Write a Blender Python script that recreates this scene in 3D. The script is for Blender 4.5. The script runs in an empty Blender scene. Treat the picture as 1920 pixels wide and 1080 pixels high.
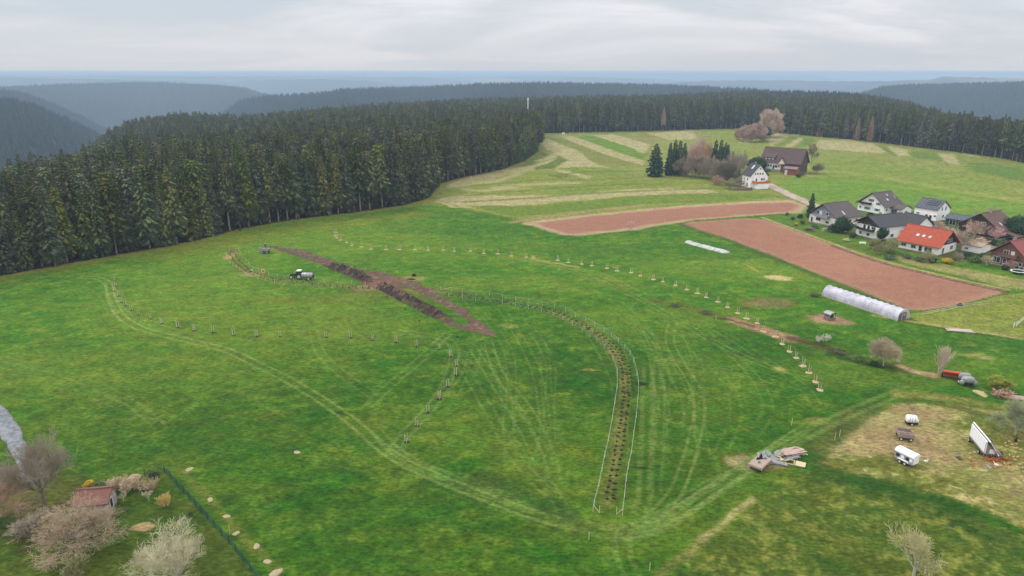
import bpy, math, random
import numpy as np
from mathutils import Vector, Matrix
random.seed(7); RNG = np.random.default_rng(7)
sc = bpy.context.scene
COL = sc.collection
R = math.radians
# ---------------------------------------------------------------- camera
FPX, PITCH, CAMZ = 1300.0, R(17.3), 60.0          # focal length in px of a 1920 px wide picture
cd = bpy.data.cameras.new('camera'); cam = bpy.data.objects.new('camera', cd); COL.objects.link(cam)
cd.sensor_width = 36.0; cd.lens = 36.0*FPX/1920.0; cd.clip_start = 1.0; cd.clip_end = 90000.0
cam.location = (0, 0, CAMZ); cam.rotation_euler = (R(90)-PITCH, 0, 0)
sc.camera = cam
sc.render.resolution_x = 1024; sc.render.resolution_y = 576
# ---------------------------------------------------------------- light
SUN_EL, SUN_AZ = R(48), R(-60)
sc.view_settings.view_transform = 'Standard'; sc.view_settings.look = 'None'
sc.view_settings.exposure = 0.0; sc.view_settings.gamma = 1.0
try: sc.view_settings.use_curve_mapping = False
except Exception: pass
w = bpy.data.worlds.new('World'); sc.world = w; w.use_nodes = True
nt = w.node_tree; nt.nodes.clear()
def N(tree, typ, **kw):
    n = tree.nodes.new(typ)
    for k, v in kw.items():
        if k.startswith('i_'): n.inputs[k[2:].replace('_', ' ')].default_value = v
        else: setattr(n, k, v)
    return n
def L(tree, a, b): tree.links.new(a, b)
def ramp(tree, stops, src=None, interp='LINEAR'):
    n = tree.nodes.new('ShaderNodeValToRGB'); cr = n.color_ramp; cr.interpolation = interp
    while len(cr.elements) < len(stops): cr.elements.new(0.5)
    for e, (p, c) in zip(cr.elements, stops):
        e.position = p; e.color = (c, c, c, 1) if isinstance(c, (int, float)) else (*c, 1)
    if src is not None: tree.links.new(src, n.inputs['Fac'])
    return n
def math_(tree, op, a, b=None, c=None):
    n = tree.nodes.new('ShaderNodeMath'); n.operation = op
    for i, v in enumerate((a, b, c)):
        if v is None: continue
        if isinstance(v, (int, float)): n.inputs[i].default_value = v
        else: tree.links.new(v, n.inputs[i])
    return n.outputs[0]
def mixc(tree, fac, a, b, mode='MIX'):
    n = tree.nodes.new('ShaderNodeMix'); n.data_type = 'RGBA'; n.blend_type = mode
    for s, v in ((n.inputs[0], fac), (n.inputs[6], a), (n.inputs[7], b)):
        if isinstance(v, (int, float)): s.default_value = v
        elif isinstance(v, tuple): s.default_value = (*v, 1) if len(v) == 3 else v
        else: tree.links.new(v, s)
    return n.outputs[2]
sky = N(nt, 'ShaderNodeTexSky', sky_type='NISHITA', sun_disc=False, sun_elevation=SUN_EL, sun_rotation=SUN_AZ)
skys = mixc(nt, 1.0, sky.outputs[0], (0.10, 0.10, 0.10), 'MULTIPLY')
tc = N(nt, 'ShaderNodeTexCoord'); sx = N(nt, 'ShaderNodeSeparateXYZ'); L(nt, tc.outputs['Generated'], sx.inputs[0])
zz = math_(nt, 'ADD', math_(nt, 'MAXIMUM', sx.outputs[2], 0.0), 0.085)
cu = N(nt, 'ShaderNodeCombineXYZ')
L(nt, math_(nt, 'DIVIDE', sx.outputs[0], zz), cu.inputs[0]); L(nt, math_(nt, 'DIVIDE', sx.outputs[1], zz), cu.inputs[1])
mp = N(nt, 'ShaderNodeMapping'); mp.inputs['Scale'].default_value = (0.24, 0.24, 1); mp.inputs['Location'].default_value = (6.3, 2.9, 0)
L(nt, cu.outputs[0], mp.inputs[0])
n1 = N(nt, 'ShaderNodeTexNoise'); n1.inputs['Scale'].default_value = 1.0; n1.inputs['Detail'].default_value = 7; n1.inputs['Roughness'].default_value = 0.55
n1.inputs['Distortion'].default_value = 0.9
L(nt, mp.outputs[0], n1.inputs['Vector'])
n2 = N(nt, 'ShaderNodeTexNoise'); n2.inputs['Scale'].default_value = 0.35; n2.inputs['Detail'].default_value = 3
L(nt, mp.outputs[0], n2.inputs['Vector'])
cl = ramp(nt, [(0.40, (0.37, 0.44, 0.51)), (0.47, (0.46, 0.50, 0.545)), (0.52, (0.56, 0.56, 0.595)), (0.60, (0.72, 0.70, 0.72))], n1.outputs[0])
c2 = mixc(nt, ramp(nt, [(0.42, 0.0), (0.62, 0.5)], n2.outputs[0]).outputs[0], cl.outputs[0], (0.46, 0.485, 0.52))
# the cloud cover thins into even pale air towards the horizon
c3 = mixc(nt, ramp(nt, [(0.0, 0.85), (0.03, 0.60), (0.08, 0.0)], sx.outputs[2]).outputs[0], c2, (0.475, 0.485, 0.515))
# an overcast sky is about twice as bright overhead as low down
gain = ramp(nt, [(0.0, 1.0), (0.20, 1.05), (0.6, 2.1), (1.0, 2.6)], sx.outputs[2]); 
for e_, v_ in zip(gain.color_ramp.elements, (.43, .46, .84, .96)): e_.color = (v_, v_, v_, 1)
c3 = mixc(nt, 1.0, c3, mixc(nt, 1.0, gain.outputs[0], (3.3, 3.3, 3.3), 'MULTIPLY'), 'MULTIPLY')
c4 = mixc(nt, 0.93, skys, c3)
bg = N(nt, 'ShaderNodeBackground'); L(nt, c4, bg.inputs[0]); bg.inputs[1].default_value = 1.0
wo = N(nt, 'ShaderNodeOutputWorld'); L(nt, bg.outputs[0], wo.inputs[0])
sd = bpy.data.lights.new('sun', 'SUN'); sd.energy = 1.5; sd.angle = R(14); sd.color = (1.0, 0.96, 0.90)
sun = bpy.data.objects.new('sun', sd); COL.objects.link(sun)
_d = Vector((math.sin(SUN_AZ)*math.cos(SUN_EL), math.cos(SUN_AZ)*math.cos(SUN_EL), math.sin(SUN_EL)))
sun.rotation_euler = _d.to_track_quat('Z', 'Y').to_euler()

# ---------------------------------------------------------------- helpers
CP, SP = math.cos(PITCH), math.sin(PITCH)
def ray(px, py):
    x = (np.asarray(px, float)-960)/FPX; y = (540-np.asarray(py, float))/FPX
    return x, CP+y*SP, y*CP-SP                  # world direction (x right, y forward, z up)
def G(px, py, z=0.0):                            # the ground point seen at a picture position
    dx, dy, dz = ray(px, py); t = (z-CAMZ)/dz
    return float(dx*t), float(dy*t)
def GP(pts, z=0.0): return [G(a, b, z) for a, b in pts]
def azdep(px, py):
    dx, dy, dz = ray(px, py)
    return np.arctan2(dx, dy), -dz/np.hypot(dx, dy)     # azimuth, tangent of depression
def S(r, g, b, k=0.86):                          # an 8-bit colour as linear albedo
    f = lambda c: ((c/255+0.055)/1.055)**2.4 if c > 10.3 else c/255/12.92
    return (f(r)*k, f(g)*k, f(b)*k)
def tag(o, label=None, cat=None, group=None, kind=None):
    if label: o['label'] = label
    if cat: o['category'] = cat
    if group: o['group'] = group
    if kind: o['kind'] = kind
    return o
def empty(name, loc, rz=0.0, label=None, cat=None, group=None):
    o = bpy.data.objects.new(name, None); COL.objects.link(o); o.location = loc; o.rotation_euler = (0, 0, rz)
    o.empty_display_size = 0.3
    return tag(o, label, cat, group)
class MB:
    def __init__(s): s.v = []; s.f = []
    def add(s, vs, fs):
        b = len(s.v); s.v += [tuple(v) for v in vs]; s.f += [tuple(b+i for i in f) for f in fs]; return s
    def box(s, c, d, rz=0.0, M=None):
        hx, hy, hz = d[0]/2, d[1]/2, d[2]/2; ca, sa = math.cos(rz), math.sin(rz); vs = []
        for z in (-hz, hz):
            for x, y in ((-hx, -hy), (hx, -hy), (hx, hy), (-hx, hy)):
                p = (c[0]+x*ca-y*sa, c[1]+x*sa+y*ca, c[2]+z)
                vs.append(tuple(M @ Vector(p)) if M else p)
        return s.add(vs, [(3, 2, 1, 0), (4, 5, 6, 7), (0, 1, 5, 4), (1, 2, 6, 5), (2, 3, 7, 6), (3, 0, 4, 7)])
    def tube(s, p0, p1, r0, r1=None, n=6, caps=True):
        r1 = r0 if r1 is None else r1
        p0 = Vector(p0); p1 = Vector(p1); d = p1-p0
        if d.length < 1e-6: return s
        d.normalize(); a = d.orthogonal().normalized(); b = d.cross(a); vs = []
        for i in range(n):
            t = 2*math.pi*i/n; e = a*math.cos(t)+b*math.sin(t); vs.append(p0+e*r0)
        if r1 > 1e-4:
            for i in range(n):
                t = 2*math.pi*i/n; e = a*math.cos(t)+b*math.sin(t); vs.append(p1+e*r1)
            fs = [(i, (i+1) % n, n+(i+1) % n, n+i) for i in range(n)]
            if caps: fs += [tuple(range(n-1, -1, -1)), tuple(range(n, 2*n))]
        else:
            vs.append(p1); fs = [(i, (i+1) % n, n) for i in range(n)]
            if caps: fs.append(tuple(range(n-1, -1, -1)))
        return s.add(vs, fs)
    def prism(s, poly, y0, y1, M=None, axis='y'):        # poly in (x,z), extruded along y
        n = len(poly)
        vs = [(x, y0, z) for x, z in poly]+[(x, y1, z) for x, z in poly]
        if axis == 'x': vs = [(y, -x, z) for x, y, z in vs]
        if axis == 'z': vs = [(x, z, y) for x, y, z in vs]
        if M: vs = [tuple(M @ Vector(v)) for v in vs]
        return s.add(vs, [tuple(range(n)), tuple(range(2*n-1, n-1, -1))]+[(i, n+i, n+(i+1) % n, (i+1) % n) for i in range(n)])
    def lathe(s, prof, n=12, c=(0, 0, 0), sx=1, sy=1, ax='z', caps=True):
        vs = []
        for r, z in prof:
            for i in range(n):
                t = 2*math.pi*i/n; p = (r*math.cos(t)*sx, r*math.sin(t)*sy, z)
                if ax == 'y': p = (p[0], p[2], p[1])
                if ax == 'x': p = (p[2], p[0], p[1])
                vs.append((c[0]+p[0], c[1]+p[1], c[2]+p[2]))
        m = len(prof); fs = []
        for j in range(m-1):
            for i in range(n): fs.append((j*n+i, j*n+(i+1) % n, (j+1)*n+(i+1) % n, (j+1)*n+i))
        fs += [tuple(range(n-1, -1, -1)), tuple(range((m-1)*n, m*n))] if caps else [((m-1)*n+i, (m-1)*n+(i+1) % n, (i+1) % n, i) for i in range(n)]
        return s.add(vs, fs)
    def mesh(s, name, mat, smooth=False):
        me = bpy.data.meshes.new(name); me.from_pydata(s.v, [], s.f)
        for m in (mat if isinstance(mat, (list, tuple)) else [mat]): me.materials.append(m)
        if smooth: me.polygons.foreach_set('use_smooth', [True]*len(me.polygons))
        me.update(); return me
    def build(s, name, mat, parent=None, smooth=False, loc=None):
        o = bpy.data.objects.new(name, s.mesh(name, mat, smooth)); COL.objects.link(o)
        if parent: o.parent = parent
        if loc: o.location = loc
        return o
def copy_tree(o, loc=None, rz=None, scale=None, parent=None):
    c = o.copy(); COL.objects.link(c)
    if parent: c.parent = parent
    if loc is not None: c.location = loc
    if rz is not None: c.rotation_euler = (0, 0, rz)
    if scale is not None: c.scale = (scale,)*3 if isinstance(scale, (int, float)) else scale
    for ch in o.children: copy_tree(ch, parent=c)
    return c

MATS = {}
def mat(name, col, rough=0.8, var=0.12, nscale=3.0, spec=0.3, metal=0.0, objvar=0.0, col2=None, bump=0.0, stripes=None):
    """a plain surface with noise variation; stripes = (axis, per metre, dark factor)"""
    if name in MATS: return MATS[name]
    m = bpy.data.materials.new(name); m.use_nodes = True; t = m.node_tree; b = t.nodes['Principled BSDF']
    b.inputs['Roughness'].default_value = rough; b.inputs['Specular IOR Level'].default_value = spec; b.inputs['Metallic'].default_value = metal
    co = N(t, 'ShaderNodeTexCoord')
    nz = N(t, 'ShaderNodeTexNoise'); nz.inputs['Scale'].default_value = nscale; nz.inputs['Detail'].default_value = 4; nz.inputs['Roughness'].default_value = 0.6
    L(t, co.outputs['Object'], nz.inputs['Vector'])
    k = ramp(t, [(0.3, 1-var), (0.7, 1+var)], nz.outputs[0])
    if col2: c = mixc(t, ramp(t, [(0.38, 0.0), (0.62, 1.0)], nz.outputs[0]).outputs[0], tuple(col), tuple(col2))
    else: c = mixc(t, 1.0, tuple(col), k.outputs[0], 'MULTIPLY')
    if stripes:
        ax, per, dk = stripes; sp = N(t, 'ShaderNodeSeparateXYZ'); L(t, co.outputs['Object'], sp.inputs[0])
        fr = math_(t, 'FRACT', math_(t, 'MULTIPLY', sp.outputs['xyz'.index(ax)], per))
        c = mixc(t, math_(t, 'LESS_THAN', fr, 0.2), c, tuple(x*dk for x in col))
    if objvar:
        oi = N(t, 'ShaderNodeObjectInfo'); hs = N(t, 'ShaderNodeHueSaturation'); L(t, c, hs.inputs['Color'])
        r = oi.outputs['Random']
        L(t, math_(t, 'MULTIPLY_ADD', r, 2*objvar, 1-objvar), hs.inputs['Value'])
        r2 = math_(t, 'FRACT', math_(t, 'MULTIPLY', r, 17.3))
        L(t, math_(t, 'MULTIPLY_ADD', r2, 0.05*objvar/0.3, 0.5-0.025*objvar/0.3), hs.inputs['Hue'])
        r3 = math_(t, 'FRACT', math_(t, 'MULTIPLY', r, 41.7))
        L(t, math_(t, 'MULTIPLY_ADD', r3, 0.5*objvar/0.3, 1-0.3*objvar/0.3), hs.inputs['Saturation'])
        c = hs.outputs[0]
    L(t, c, b.inputs['Base Color'])
    if bump:
        bp = N(t, 'ShaderNodeBump'); bp.inputs['Strength'].default_value = bump; bp.inputs['Distance'].default_value = 0.1
        L(t, nz.outputs[0], bp.inputs['Height']); L(t, bp.outputs[0], b.inputs['Normal'])
    MATS[name] = m; return m

# numpy value noise
def _h(ix, iy, seed):
    n = (ix.astype(np.int64)*374761393+iy.astype(np.int64)*668265263+seed*1442695041) & 0x7fffffff
    n = ((n ^ (n >> 13))*1274126177) & 0x7fffffff
    return ((n ^ (n >> 16)) & 0xffff)/65535.0
def vnoise(x, y, seed=0):
    ix = np.floor(x); iy = np.floor(y); fx = x-ix; fy = y-iy
    ix = ix.astype(np.int64); iy = iy.astype(np.int64)
    fx = fx*fx*(3-2*fx); fy = fy*fy*(3-2*fy)
    a = _h(ix, iy, seed); b = _h(ix+1, iy, seed); c = _h(ix, iy+1, seed); d = _h(ix+1, iy+1, seed)
    return (a*(1-fx)+b*fx)*(1-fy)+(c*(1-fx)+d*fx)*fy
def fbm(x, y, size, octs=4, seed=0, gain=0.55):
    s = 0; a = 1; tot = 0; f = 1.0/size
    for i in range(octs):
        ca, sa = math.cos(0.6*i), math.sin(0.6*i)
        s = s+a*vnoise((x*ca-y*sa)*f+13.7*i, (x*sa+y*ca)*f-7.1*i, seed+i*11); tot += a; a *= gain; f *= 2.03
    return s/tot
def sstep(a, b, x): t = np.clip((x-a)/(b-a), 0, 1); return t*t*(3-2*t)

# ---------------------------------------------------------------- terrain
LEFT_EDGE = [(-220, 572), (-100, 545), (0, 519), (100, 500), (180, 486), (320, 462), (400, 444), (450, 430), (560, 411), (680, 397), (760, 385), (806, 371),
             (824, 345), (860, 335), (905, 326), (945, 317), (985, 302), (1009, 285), (1012, 268)]
BACK_EDGE = [(1014, 250), (1100, 248), (1200, 246), (1300, 243), (1385, 241), (1460, 249), (1540, 257), (1600, 262), (1700, 274), (1800, 286), (1880, 297), (1930, 308), (2080, 330), (2200, 350)]
EDGE_W = [G(*p) for p in LEFT_EDGE+BACK_EDGE]
_ea = np.array([math.atan2(x, y) for x, y in EDGE_W]); _ed = np.array([math.hypot(x, y) for x, y in EDGE_W])
for i in range(1, len(_ea)): _ea[i] = max(_ea[i], _ea[i-1]+1e-4)
def edgeD(az): return np.interp(az, _ea, _ed)
SKYL = [(-120, 345, 420), (0, 322, 440), (60, 306, 470), (130, 286, 560), (200, 247, 760), (250, 224, 900), (340, 212, 980), (450, 216, 960), (540, 209, 950), (600, 203, 980),
        (700, 193, 1050), (820, 188, 1100), (900, 183, 1200), (1000, 180, 1250), (1200, 174, 1400), (1300, 167, 1550), (1400, 162, 1650), (1560, 163, 1700), (1620, 168, 1600), (1680, 182, 1350),
        (1730, 200, 1100), (1830, 233, 900), (1920, 243, 820), (2100, 262, 760)]
_sa, _st = azdep([p[0] for p in SKYL], [p[1]+3 for p in SKYL]); _sd = np.array([p[2] for p in SKYL], float)
RIDGES = [   # distance, front slope, back slope, skyline in the picture
    (1850, .30, .3, [(-200, 160), (0, 181), (60, 192), (120, 217), (180, 245), (215, 266), (270, 300), (340, 360)]),
    (2700, .26, .3, [(-200, 162), (0, 167), (40, 171), (100, 192), (150, 215), (210, 245), (300, 300)]),
    (2500, .20, .3, [(330, 260), (380, 232), (418, 210), (450, 186), (500, 178), (600, 173), (640, 166), (800, 161), (900, 156), (1000, 154), (1200, 157), (1300, 160), (1400, 165), (1500, 175), (1700, 210)]),
    (4300, .22, .3, [(-200, 160), (0, 162), (130, 156), (300, 153), (400, 158), (460, 164), (500, 176), (560, 190), (640, 240)]),
    (3000, .24, .3, [(1500, 220), (1600, 178), (1650, 163), (1700, 157), (1800, 155), (1920, 152), (2200, 150)]),
    (8200, .12, .2, [(-300, 144), (0, 144), (200, 147), (420, 153), (480, 149), (600, 147), (690, 150), (760, 158), (860, 175)]),
    (7200, .12, .2, [(1100, 170), (1220, 156), (1330, 150), (1450, 149), (1560, 151), (1640, 151), (1740, 148), (1770, 142), (1830, 144), (1920, 145), (2200, 146)]),
    (11000, .08, .2, [(-300, 141), (0, 141), (500, 142), (800, 143), (1000, 142), (1230, 146), (1400, 160)]),
    (17000, .05, .2, [(-300, 137), (0, 137), (150, 138), (500, 138), (900, 138), (1080, 139), (1160, 138), (1300, 136), (1390, 138), (1450, 141), (1530, 140), (1560, 147), (1600, 149), (2200, 149)]),
]
_rid = []
for Dr, s1, s2, pts in RIDGES:
    a, t = azdep([p[0] for p in pts], [p[1] for p in pts]); _rid.append((Dr, s1, s2, a, t))
def terrain(az, D):
    az = np.asarray(az, float); D = np.asarray(D, float)
    De = edgeD(az); D2 = np.interp(az, _sa, _sd); t2 = np.interp(az, _sa, _st)
    z2 = CAMZ-D2*t2-25.0
    t = np.clip((D-De)/(D2-De), 0, 1)
    z = z2*t**1.35
    # a shallow saddle behind the first crest of the left wood
    z = z-16*np.exp(-((az-R(-27))/R(6.0))**2)*np.exp(-((D-640)/95.)**2)
    over = np.maximum(D-D2, 0)
    z = z-np.where(over > 0, 0.30*over**2/(over+160.0), 0)
    back = np.abs(az) > R(60)
    z = np.where(back, 0, z)
    floor = -230+25*fbm(az*40, D/400., 3.0, 3, 5)
    z = np.maximum(z, np.where(D > 600, floor, -1e9))
    for i, (Dr, s1, s2, a, tt) in enumerate(_rid):
        Dv = Dr*(1+0.05*np.sin(az*23+i*2))
        cr = CAMZ-Dv*np.interp(az, a, tt)-(18 if Dr < 6000 else 4)
        d = D-Dv
        und = (fbm(az*Dr/260., D/260., 1.0, 3, 30+i)-.5)*60*np.clip(np.abs(d)/600., 0, 1) if Dr < 6000 else 0
        zr = cr-np.where(d < 0, s1*d*d/(np.abs(d)+250), s2*np.abs(d))+und
        zr = np.where((az < a[0]) | (az > a[-1]), -300, zr)
        z = np.where(D > 1150, np.maximum(z, zr), z)
    return z
# ---------------------------------------------------------------- ground sheet, coloured by what grows on it, grass darkened near the camera
def build_ground():
    azf = np.arange(-46, 46.001, 0.078); azc = np.concatenate([np.arange(50, 180, 10), np.arange(-180, -46, 10)+0.0])
    az = np.radians(np.concatenate([azf, np.arange(52, 314, 9.)]))        # closes round behind the camera
    dep = np.radians(np.arange(47, 4.0, -0.055))
    D = np.concatenate([[1, 8, 20, 35, 47], CAMZ/np.tan(dep), np.geomspace(CAMZ/math.tan(R(3.98)), 1500, 90)[1:], np.geomspace(1500, 5500, 150)[1:], np.geomspace(5500, 19000, 60)[1:], [23000, 30000]])
    na, nd = len(az), len(D)
    A, DD = np.meshgrid(az, D)
    azz = (A+np.pi) % (2*np.pi)-np.pi
    X = DD*np.sin(A); Y = DD*np.cos(A)
    Z = terrain(azz, DD)
    x, y = X.ravel(), Y.ravel()
    col = paint(x, y, azz.ravel(), DD.ravel(), Z.ravel())
    Z = Z.ravel()
    co = np.stack([x, y, Z], 1).astype(np.float32)
    idx = np.arange(nd*na).reshape(nd, na)
    q = np.stack([idx[:-1, :], np.roll(idx, -1, 1)[:-1, :], np.roll(idx, -1, 1)[1:, :], idx[1:, :]], -1).reshape(-1, 4)[:, ::-1]
    # cut the one sheet into its named pieces: fields, road, hills, meadow
    c = co[q].mean(1); cx, cy = c[:, 0], c[:, 1]; cD = np.hypot(cx, cy)
    part = np.zeros(len(q), int)
    for k, poly in ((1, FIELD1), (2, FIELD2), (3, ROAD), (5, YARD)):
        part[inpoly(cx, cy, GP(poly))] = k
    part[(cD > 1150)] = 4
    m = ground_mat(); m2 = ground_mat('tilled_soil', .5)
    for k, nm in ((0, 'ground'), (1, 'ploughed_field'), (2, 'ploughed_field'), (3, 'road'), (4, 'hills'), (5, 'gravel_yard')):
        f = q[part == k]
        if not len(f): continue
        used, inv = np.unique(f, return_inverse=True); f = inv.reshape(-1, 4)
        me = bpy.data.meshes.new(nm)
        me.vertices.add(len(used)); me.vertices.foreach_set('co', co[used].ravel())
        me.loops.add(f.size); me.loops.foreach_set('vertex_index', f.ravel().astype(np.int32))
        me.polygons.add(len(f)); me.polygons.foreach_set('loop_start', np.arange(0, f.size, 4, dtype=np.int32))
        me.polygons.foreach_set('use_smooth', np.ones(len(f), bool))
        at = me.color_attributes.new('albedo', 'FLOAT_COLOR', 'POINT')
        at.data.foreach_set('color', np.concatenate([col[used], np.ones((len(used), 1))], 1).astype(np.float32).ravel())
        me.update(calc_edges=True); me.materials.append(m2 if k in (1, 2, 3, 5) else m)
        o = bpy.data.objects.new(nm, me); COL.objects.link(o); o['kind'] = 'structure'
        if k in (1, 2): o['label'] = ['', 'narrow reddish ploughed field behind, beside the mown meadow', 'large reddish brown ploughed field between polytunnel and village'][k]
def inpoly(x, y, poly):
    px = np.array([p[0] for p in poly]); py = np.array([p[1] for p in poly])
    out = np.zeros(x.shape, bool)
    bb = np.where((x >= px.min()) & (x <= px.max()) & (y >= py.min()) & (y <= py.max()))[0]
    if not len(bb): return out
    X, Y = x[bb], y[bb]; r = np.zeros(len(bb), bool); n = len(px)
    for i in range(n):
        x1, y1, x2, y2 = px[i], py[i], px[(i+1) % n], py[(i+1) % n]
        if y1 == y2: continue
        c = ((y1 > Y) != (y2 > Y)) & (X < (x2-x1)*(Y-y1)/(y2-y1)+x1); r ^= c
    out[bb] = r; return out
def segdist(x, y, pts, maxd, closed=False):
    d = np.full(x.shape, 1e9); n = len(pts)
    for i in range(n if closed else n-1):
        x1, y1 = pts[i]; x2, y2 = pts[(i+1) % n]
        bb = np.where((x > min(x1, x2)-maxd) & (x < max(x1, x2)+maxd) & (y > min(y1, y2)-maxd) & (y < max(y1, y2)+maxd))[0]
        if not len(bb): continue
        X, Y = x[bb], y[bb]; dx, dy = x2-x1, y2-y1; ll = dx*dx+dy*dy+1e-9
        t = np.clip(((X-x1)*dx+(Y-y1)*dy)/ll, 0, 1)
        d[bb] = np.minimum(d[bb], np.hypot(X-x1-t*dx, Y-y1-t*dy))
    return d
def smooth_line(pts, n=6):
    P = [pts[0]]+list(pts)+[pts[-1]]; out = []
    for i in range(1, len(P)-2):
        for k in range(n):
            t = k/n; a, b, c, d = (np.array(P[j], float) for j in (i-1, i, i+1, i+2))
            out.append(tuple(0.5*((2*b)+(c-a)*t+(2*a-5*b+4*c-d)*t*t+(3*b-a-3*c+d)*t**3)))
    out.append(tuple(pts[-1])); return out
FIELD1 = [(1015, 427), (990, 418), (1100, 404), (1200, 394), (1300, 386), (1400, 380), (1480, 377), (1508, 384), (1503, 394), (1490, 399), (1400, 405), (1300, 413), (1240, 421), (1180, 431), (1085, 441), (1058, 440), (1035, 434)]
FIELD2 = [(1277, 421), (1300, 415), (1350, 411), (1400, 409), (1430, 411), (1470, 425), (1560, 459), (1640, 487), (1720, 508), (1800, 527), (1884, 545), (1872, 552), (1800, 571), (1760, 578), (1730, 582), (1700, 581), (1640, 557), (1550, 521), (1470, 489), (1380, 454)]
ROAD = [(1438, 343), (1447, 343), (1462, 351), (1490, 364), (1525, 380), (1548, 389), (1540, 391), (1512, 383), (1480, 370), (1455, 358), (1438, 352)]
YARD = [(1698, 426), (1722, 411), (1742, 414), (1760, 428), (1800, 436), (1816, 452), (1850, 457), (1868, 462), (1856, 472), (1812, 466), (1796, 448), (1760, 440)]
Z5 = lambda pts: [(1000+a/5.837, 235+b/5.837) for a, b in pts]
Z7 = lambda pts: [(1440+a/4., 240+b/4.) for a, b in pts]
def paint(x, y, az, D, z):
    n = len(x)
    near = (D < 950) & (np.abs(az) < R(48))
    nf = np.zeros(n); nm = np.zeros(n); nb = np.zeros(n); ns = np.zeros(n)
    w_ = np.where(near)[0]; X, Y = x[w_], y[w_]
    nb[w_] = fbm(X, Y, 55, 4, 1); nm[w_] = fbm(X, Y, 9, 4, 2); nf[w_] = fbm(X, Y, 1.5, 3, 3, .7); ns[w_] = fbm(X*0.45+Y*.2, Y*1.4-X*.5, 3.2, 3, 4, .65)
    wx = (fbm(X, Y, 5, 3, 21)-.5)*5; wy = (fbm(X, Y, 5, 3, 22)-.5)*5
    XW = x.copy(); YW = y.copy(); k = np.clip(D[w_]/300., .35, 1.2); XW[w_] += wx*k*.6; YW[w_] += wy*k*.6
    c = np.zeros((n, 3))
    def setc(mask, rgb):
        nonlocal c
        rgb = np.array(rgb); m = mask[:, None]
        c = c*(1-m)+rgb*m
    lush, deep, yel, pale = (np.array(S(*v)) for v in ((70, 124, 34), (46, 98, 30), (124, 150, 62), (150, 150, 84)))
    # the big meadow
    base = nb*.55+nm*.3+ns*.15
    gx = -0.0005*(x+20)+0.0011*(y-180)
    t = np.clip((base-.5)*2.8+.44+gx, 0, 1)[:, None]
    c[:] = lush*(1-t)+(lush*.45+yel*.55)*t
    dk = sstep(.50, .72, nm*.45+ns*.3+nf*.25)
    setc(dk*.22, deep)
    setc(sstep(.52, .72, ns*.5+nf*.5)*.28, yel)
    spots = np.zeros(n); spots[w_] = fbm(X*.8, Y*1.1, 2.4, 3, 303, .6); setc(sstep(.62, .74, spots)*.38, deep*.8); setc(sstep(.36, .28, spots)*.45, yel*1.05)
    def blob(px, py, rx, ry, rgb, a, nz=.75):
        gx_, gy_ = G(px, py); s = math.hypot(gx_, gy_); u = ((XW-gx_)/rx)**2+((YW-gy_)/ry)**2+(nm-.5)*2.6+(nf-.5)*1.2
        setc(sstep(1.3, .1, u)*a*np.clip(1-nz+nz*2*nm, 0, 1), rgb)
    for b in ((1190, 985, 16, 6), (1060, 890, 13, 10), (850, 800, 13, 9), (430, 480, 30, 30), (640, 445, 50, 24), (540, 600, 40, 16), (1310, 720, 14, 16), (1000, 530, 45, 12), (1250, 600, 28, 14), (1400, 500, 40, 22), (100, 690, 36, 12), (900, 470, 60, 18), (330, 560, 26, 30), (1700, 690, 26, 12), (1420, 900, 12, 10), (1010, 850, 9, 8)):
        blob(*b, yel, .38)
    for b in ((850, 400, 60, 16), (980, 430, 60, 22), (1180, 470, 60, 14), (1150, 700, 14, 16), (350, 800, 36, 16), (700, 960, 30, 14), (1030, 700, 26, 16), (900, 560, 20, 8), (1450, 640, 20, 12), (1260, 900, 10, 10), (1750, 640, 50, 10)):
        blob(*b, deep*.85+lush*.2, .55)
    def poly(pts, rgb, a=1.0, warp=True, soft=0.0, nz=0.0):
        P = GP(pts); xx, yy = (XW, YW) if warp else (x, y)
        m = inpoly(xx, yy, P).astype(float)
        if soft: m = m*sstep(0, soft, segdist(xx, yy, P, soft, True))
        if nz: m = m*np.clip(1-nz+nz*2.2*nm, 0, 1)
        setc(m*a, rgb)
    def stroke(pts, wid, rgb, a, nz=.5, warp=False, sm=True, off=0.0):
        P = GP(pts)
        if sm: P = smooth_line(P)
        if off:
            Q = []
            for i, p in enumerate(P):
                p0, p1 = P[max(i-1, 0)], P[min(i+1, len(P)-1)]; l = math.hypot(p1[0]-p0[0], p1[1]-p0[1])+1e-6
                Q.append((p[0]-(p1[1]-p0[1])/l*off, p[1]+(p1[0]-p0[0])/l*off))
            P = Q
        d = segdist(XW if warp else x, YW if warp else y, P, wid*1.6)
        m = sstep(wid*1.3, wid*.35, d+(nf-.5)*wid*.8)*a
        if nz: m = m*np.clip(1-nz+nz*2.6*(nm*.7+nf*.5-.25), 0, 1)
        setc(m, rgb)
    # ---- farther meadow of mown swaths
    olive = S(132, 146, 78); mown = S(172, 167, 122); straw = S(186, 170, 135); far_g = S(112, 140, 66); tan = S(160, 138, 104)
    poly([(790, 385), (806, 371), (824, 345), (905, 326), (985, 302), (1009, 285), (1005, 250), (1100, 246), (1385, 239), (1480, 250), (1600, 260), (1920, 303), (2100, 335), (2150, 470), (1920, 415), (1700, 395), (1530, 388), (1500, 378), (1300, 400), (1180, 420), (1060, 440), (980, 411), (900, 396), (850, 386)], olive, 1, nz=.15)
    poly([(1440, 345), (1446, 336), (1540, 330), (1640, 333), (1760, 350), (1920, 378), (2100, 410), (2100, 480), (1920, 440), (1700, 395), (1548, 390), (1480, 366)], S(98, 148, 50), .85, soft=9, nz=.3)
    poly([(1540, 330), (1500, 300), (1640, 300), (1780, 320), (1920, 352), (1920, 385), (1700, 345)], S(124, 150, 74), .8, soft=14)
    poly([(1800, 300), (1920, 312), (2000, 360), (1920, 345), (1800, 318)], S(92, 128, 58), .9, soft=8)
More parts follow.
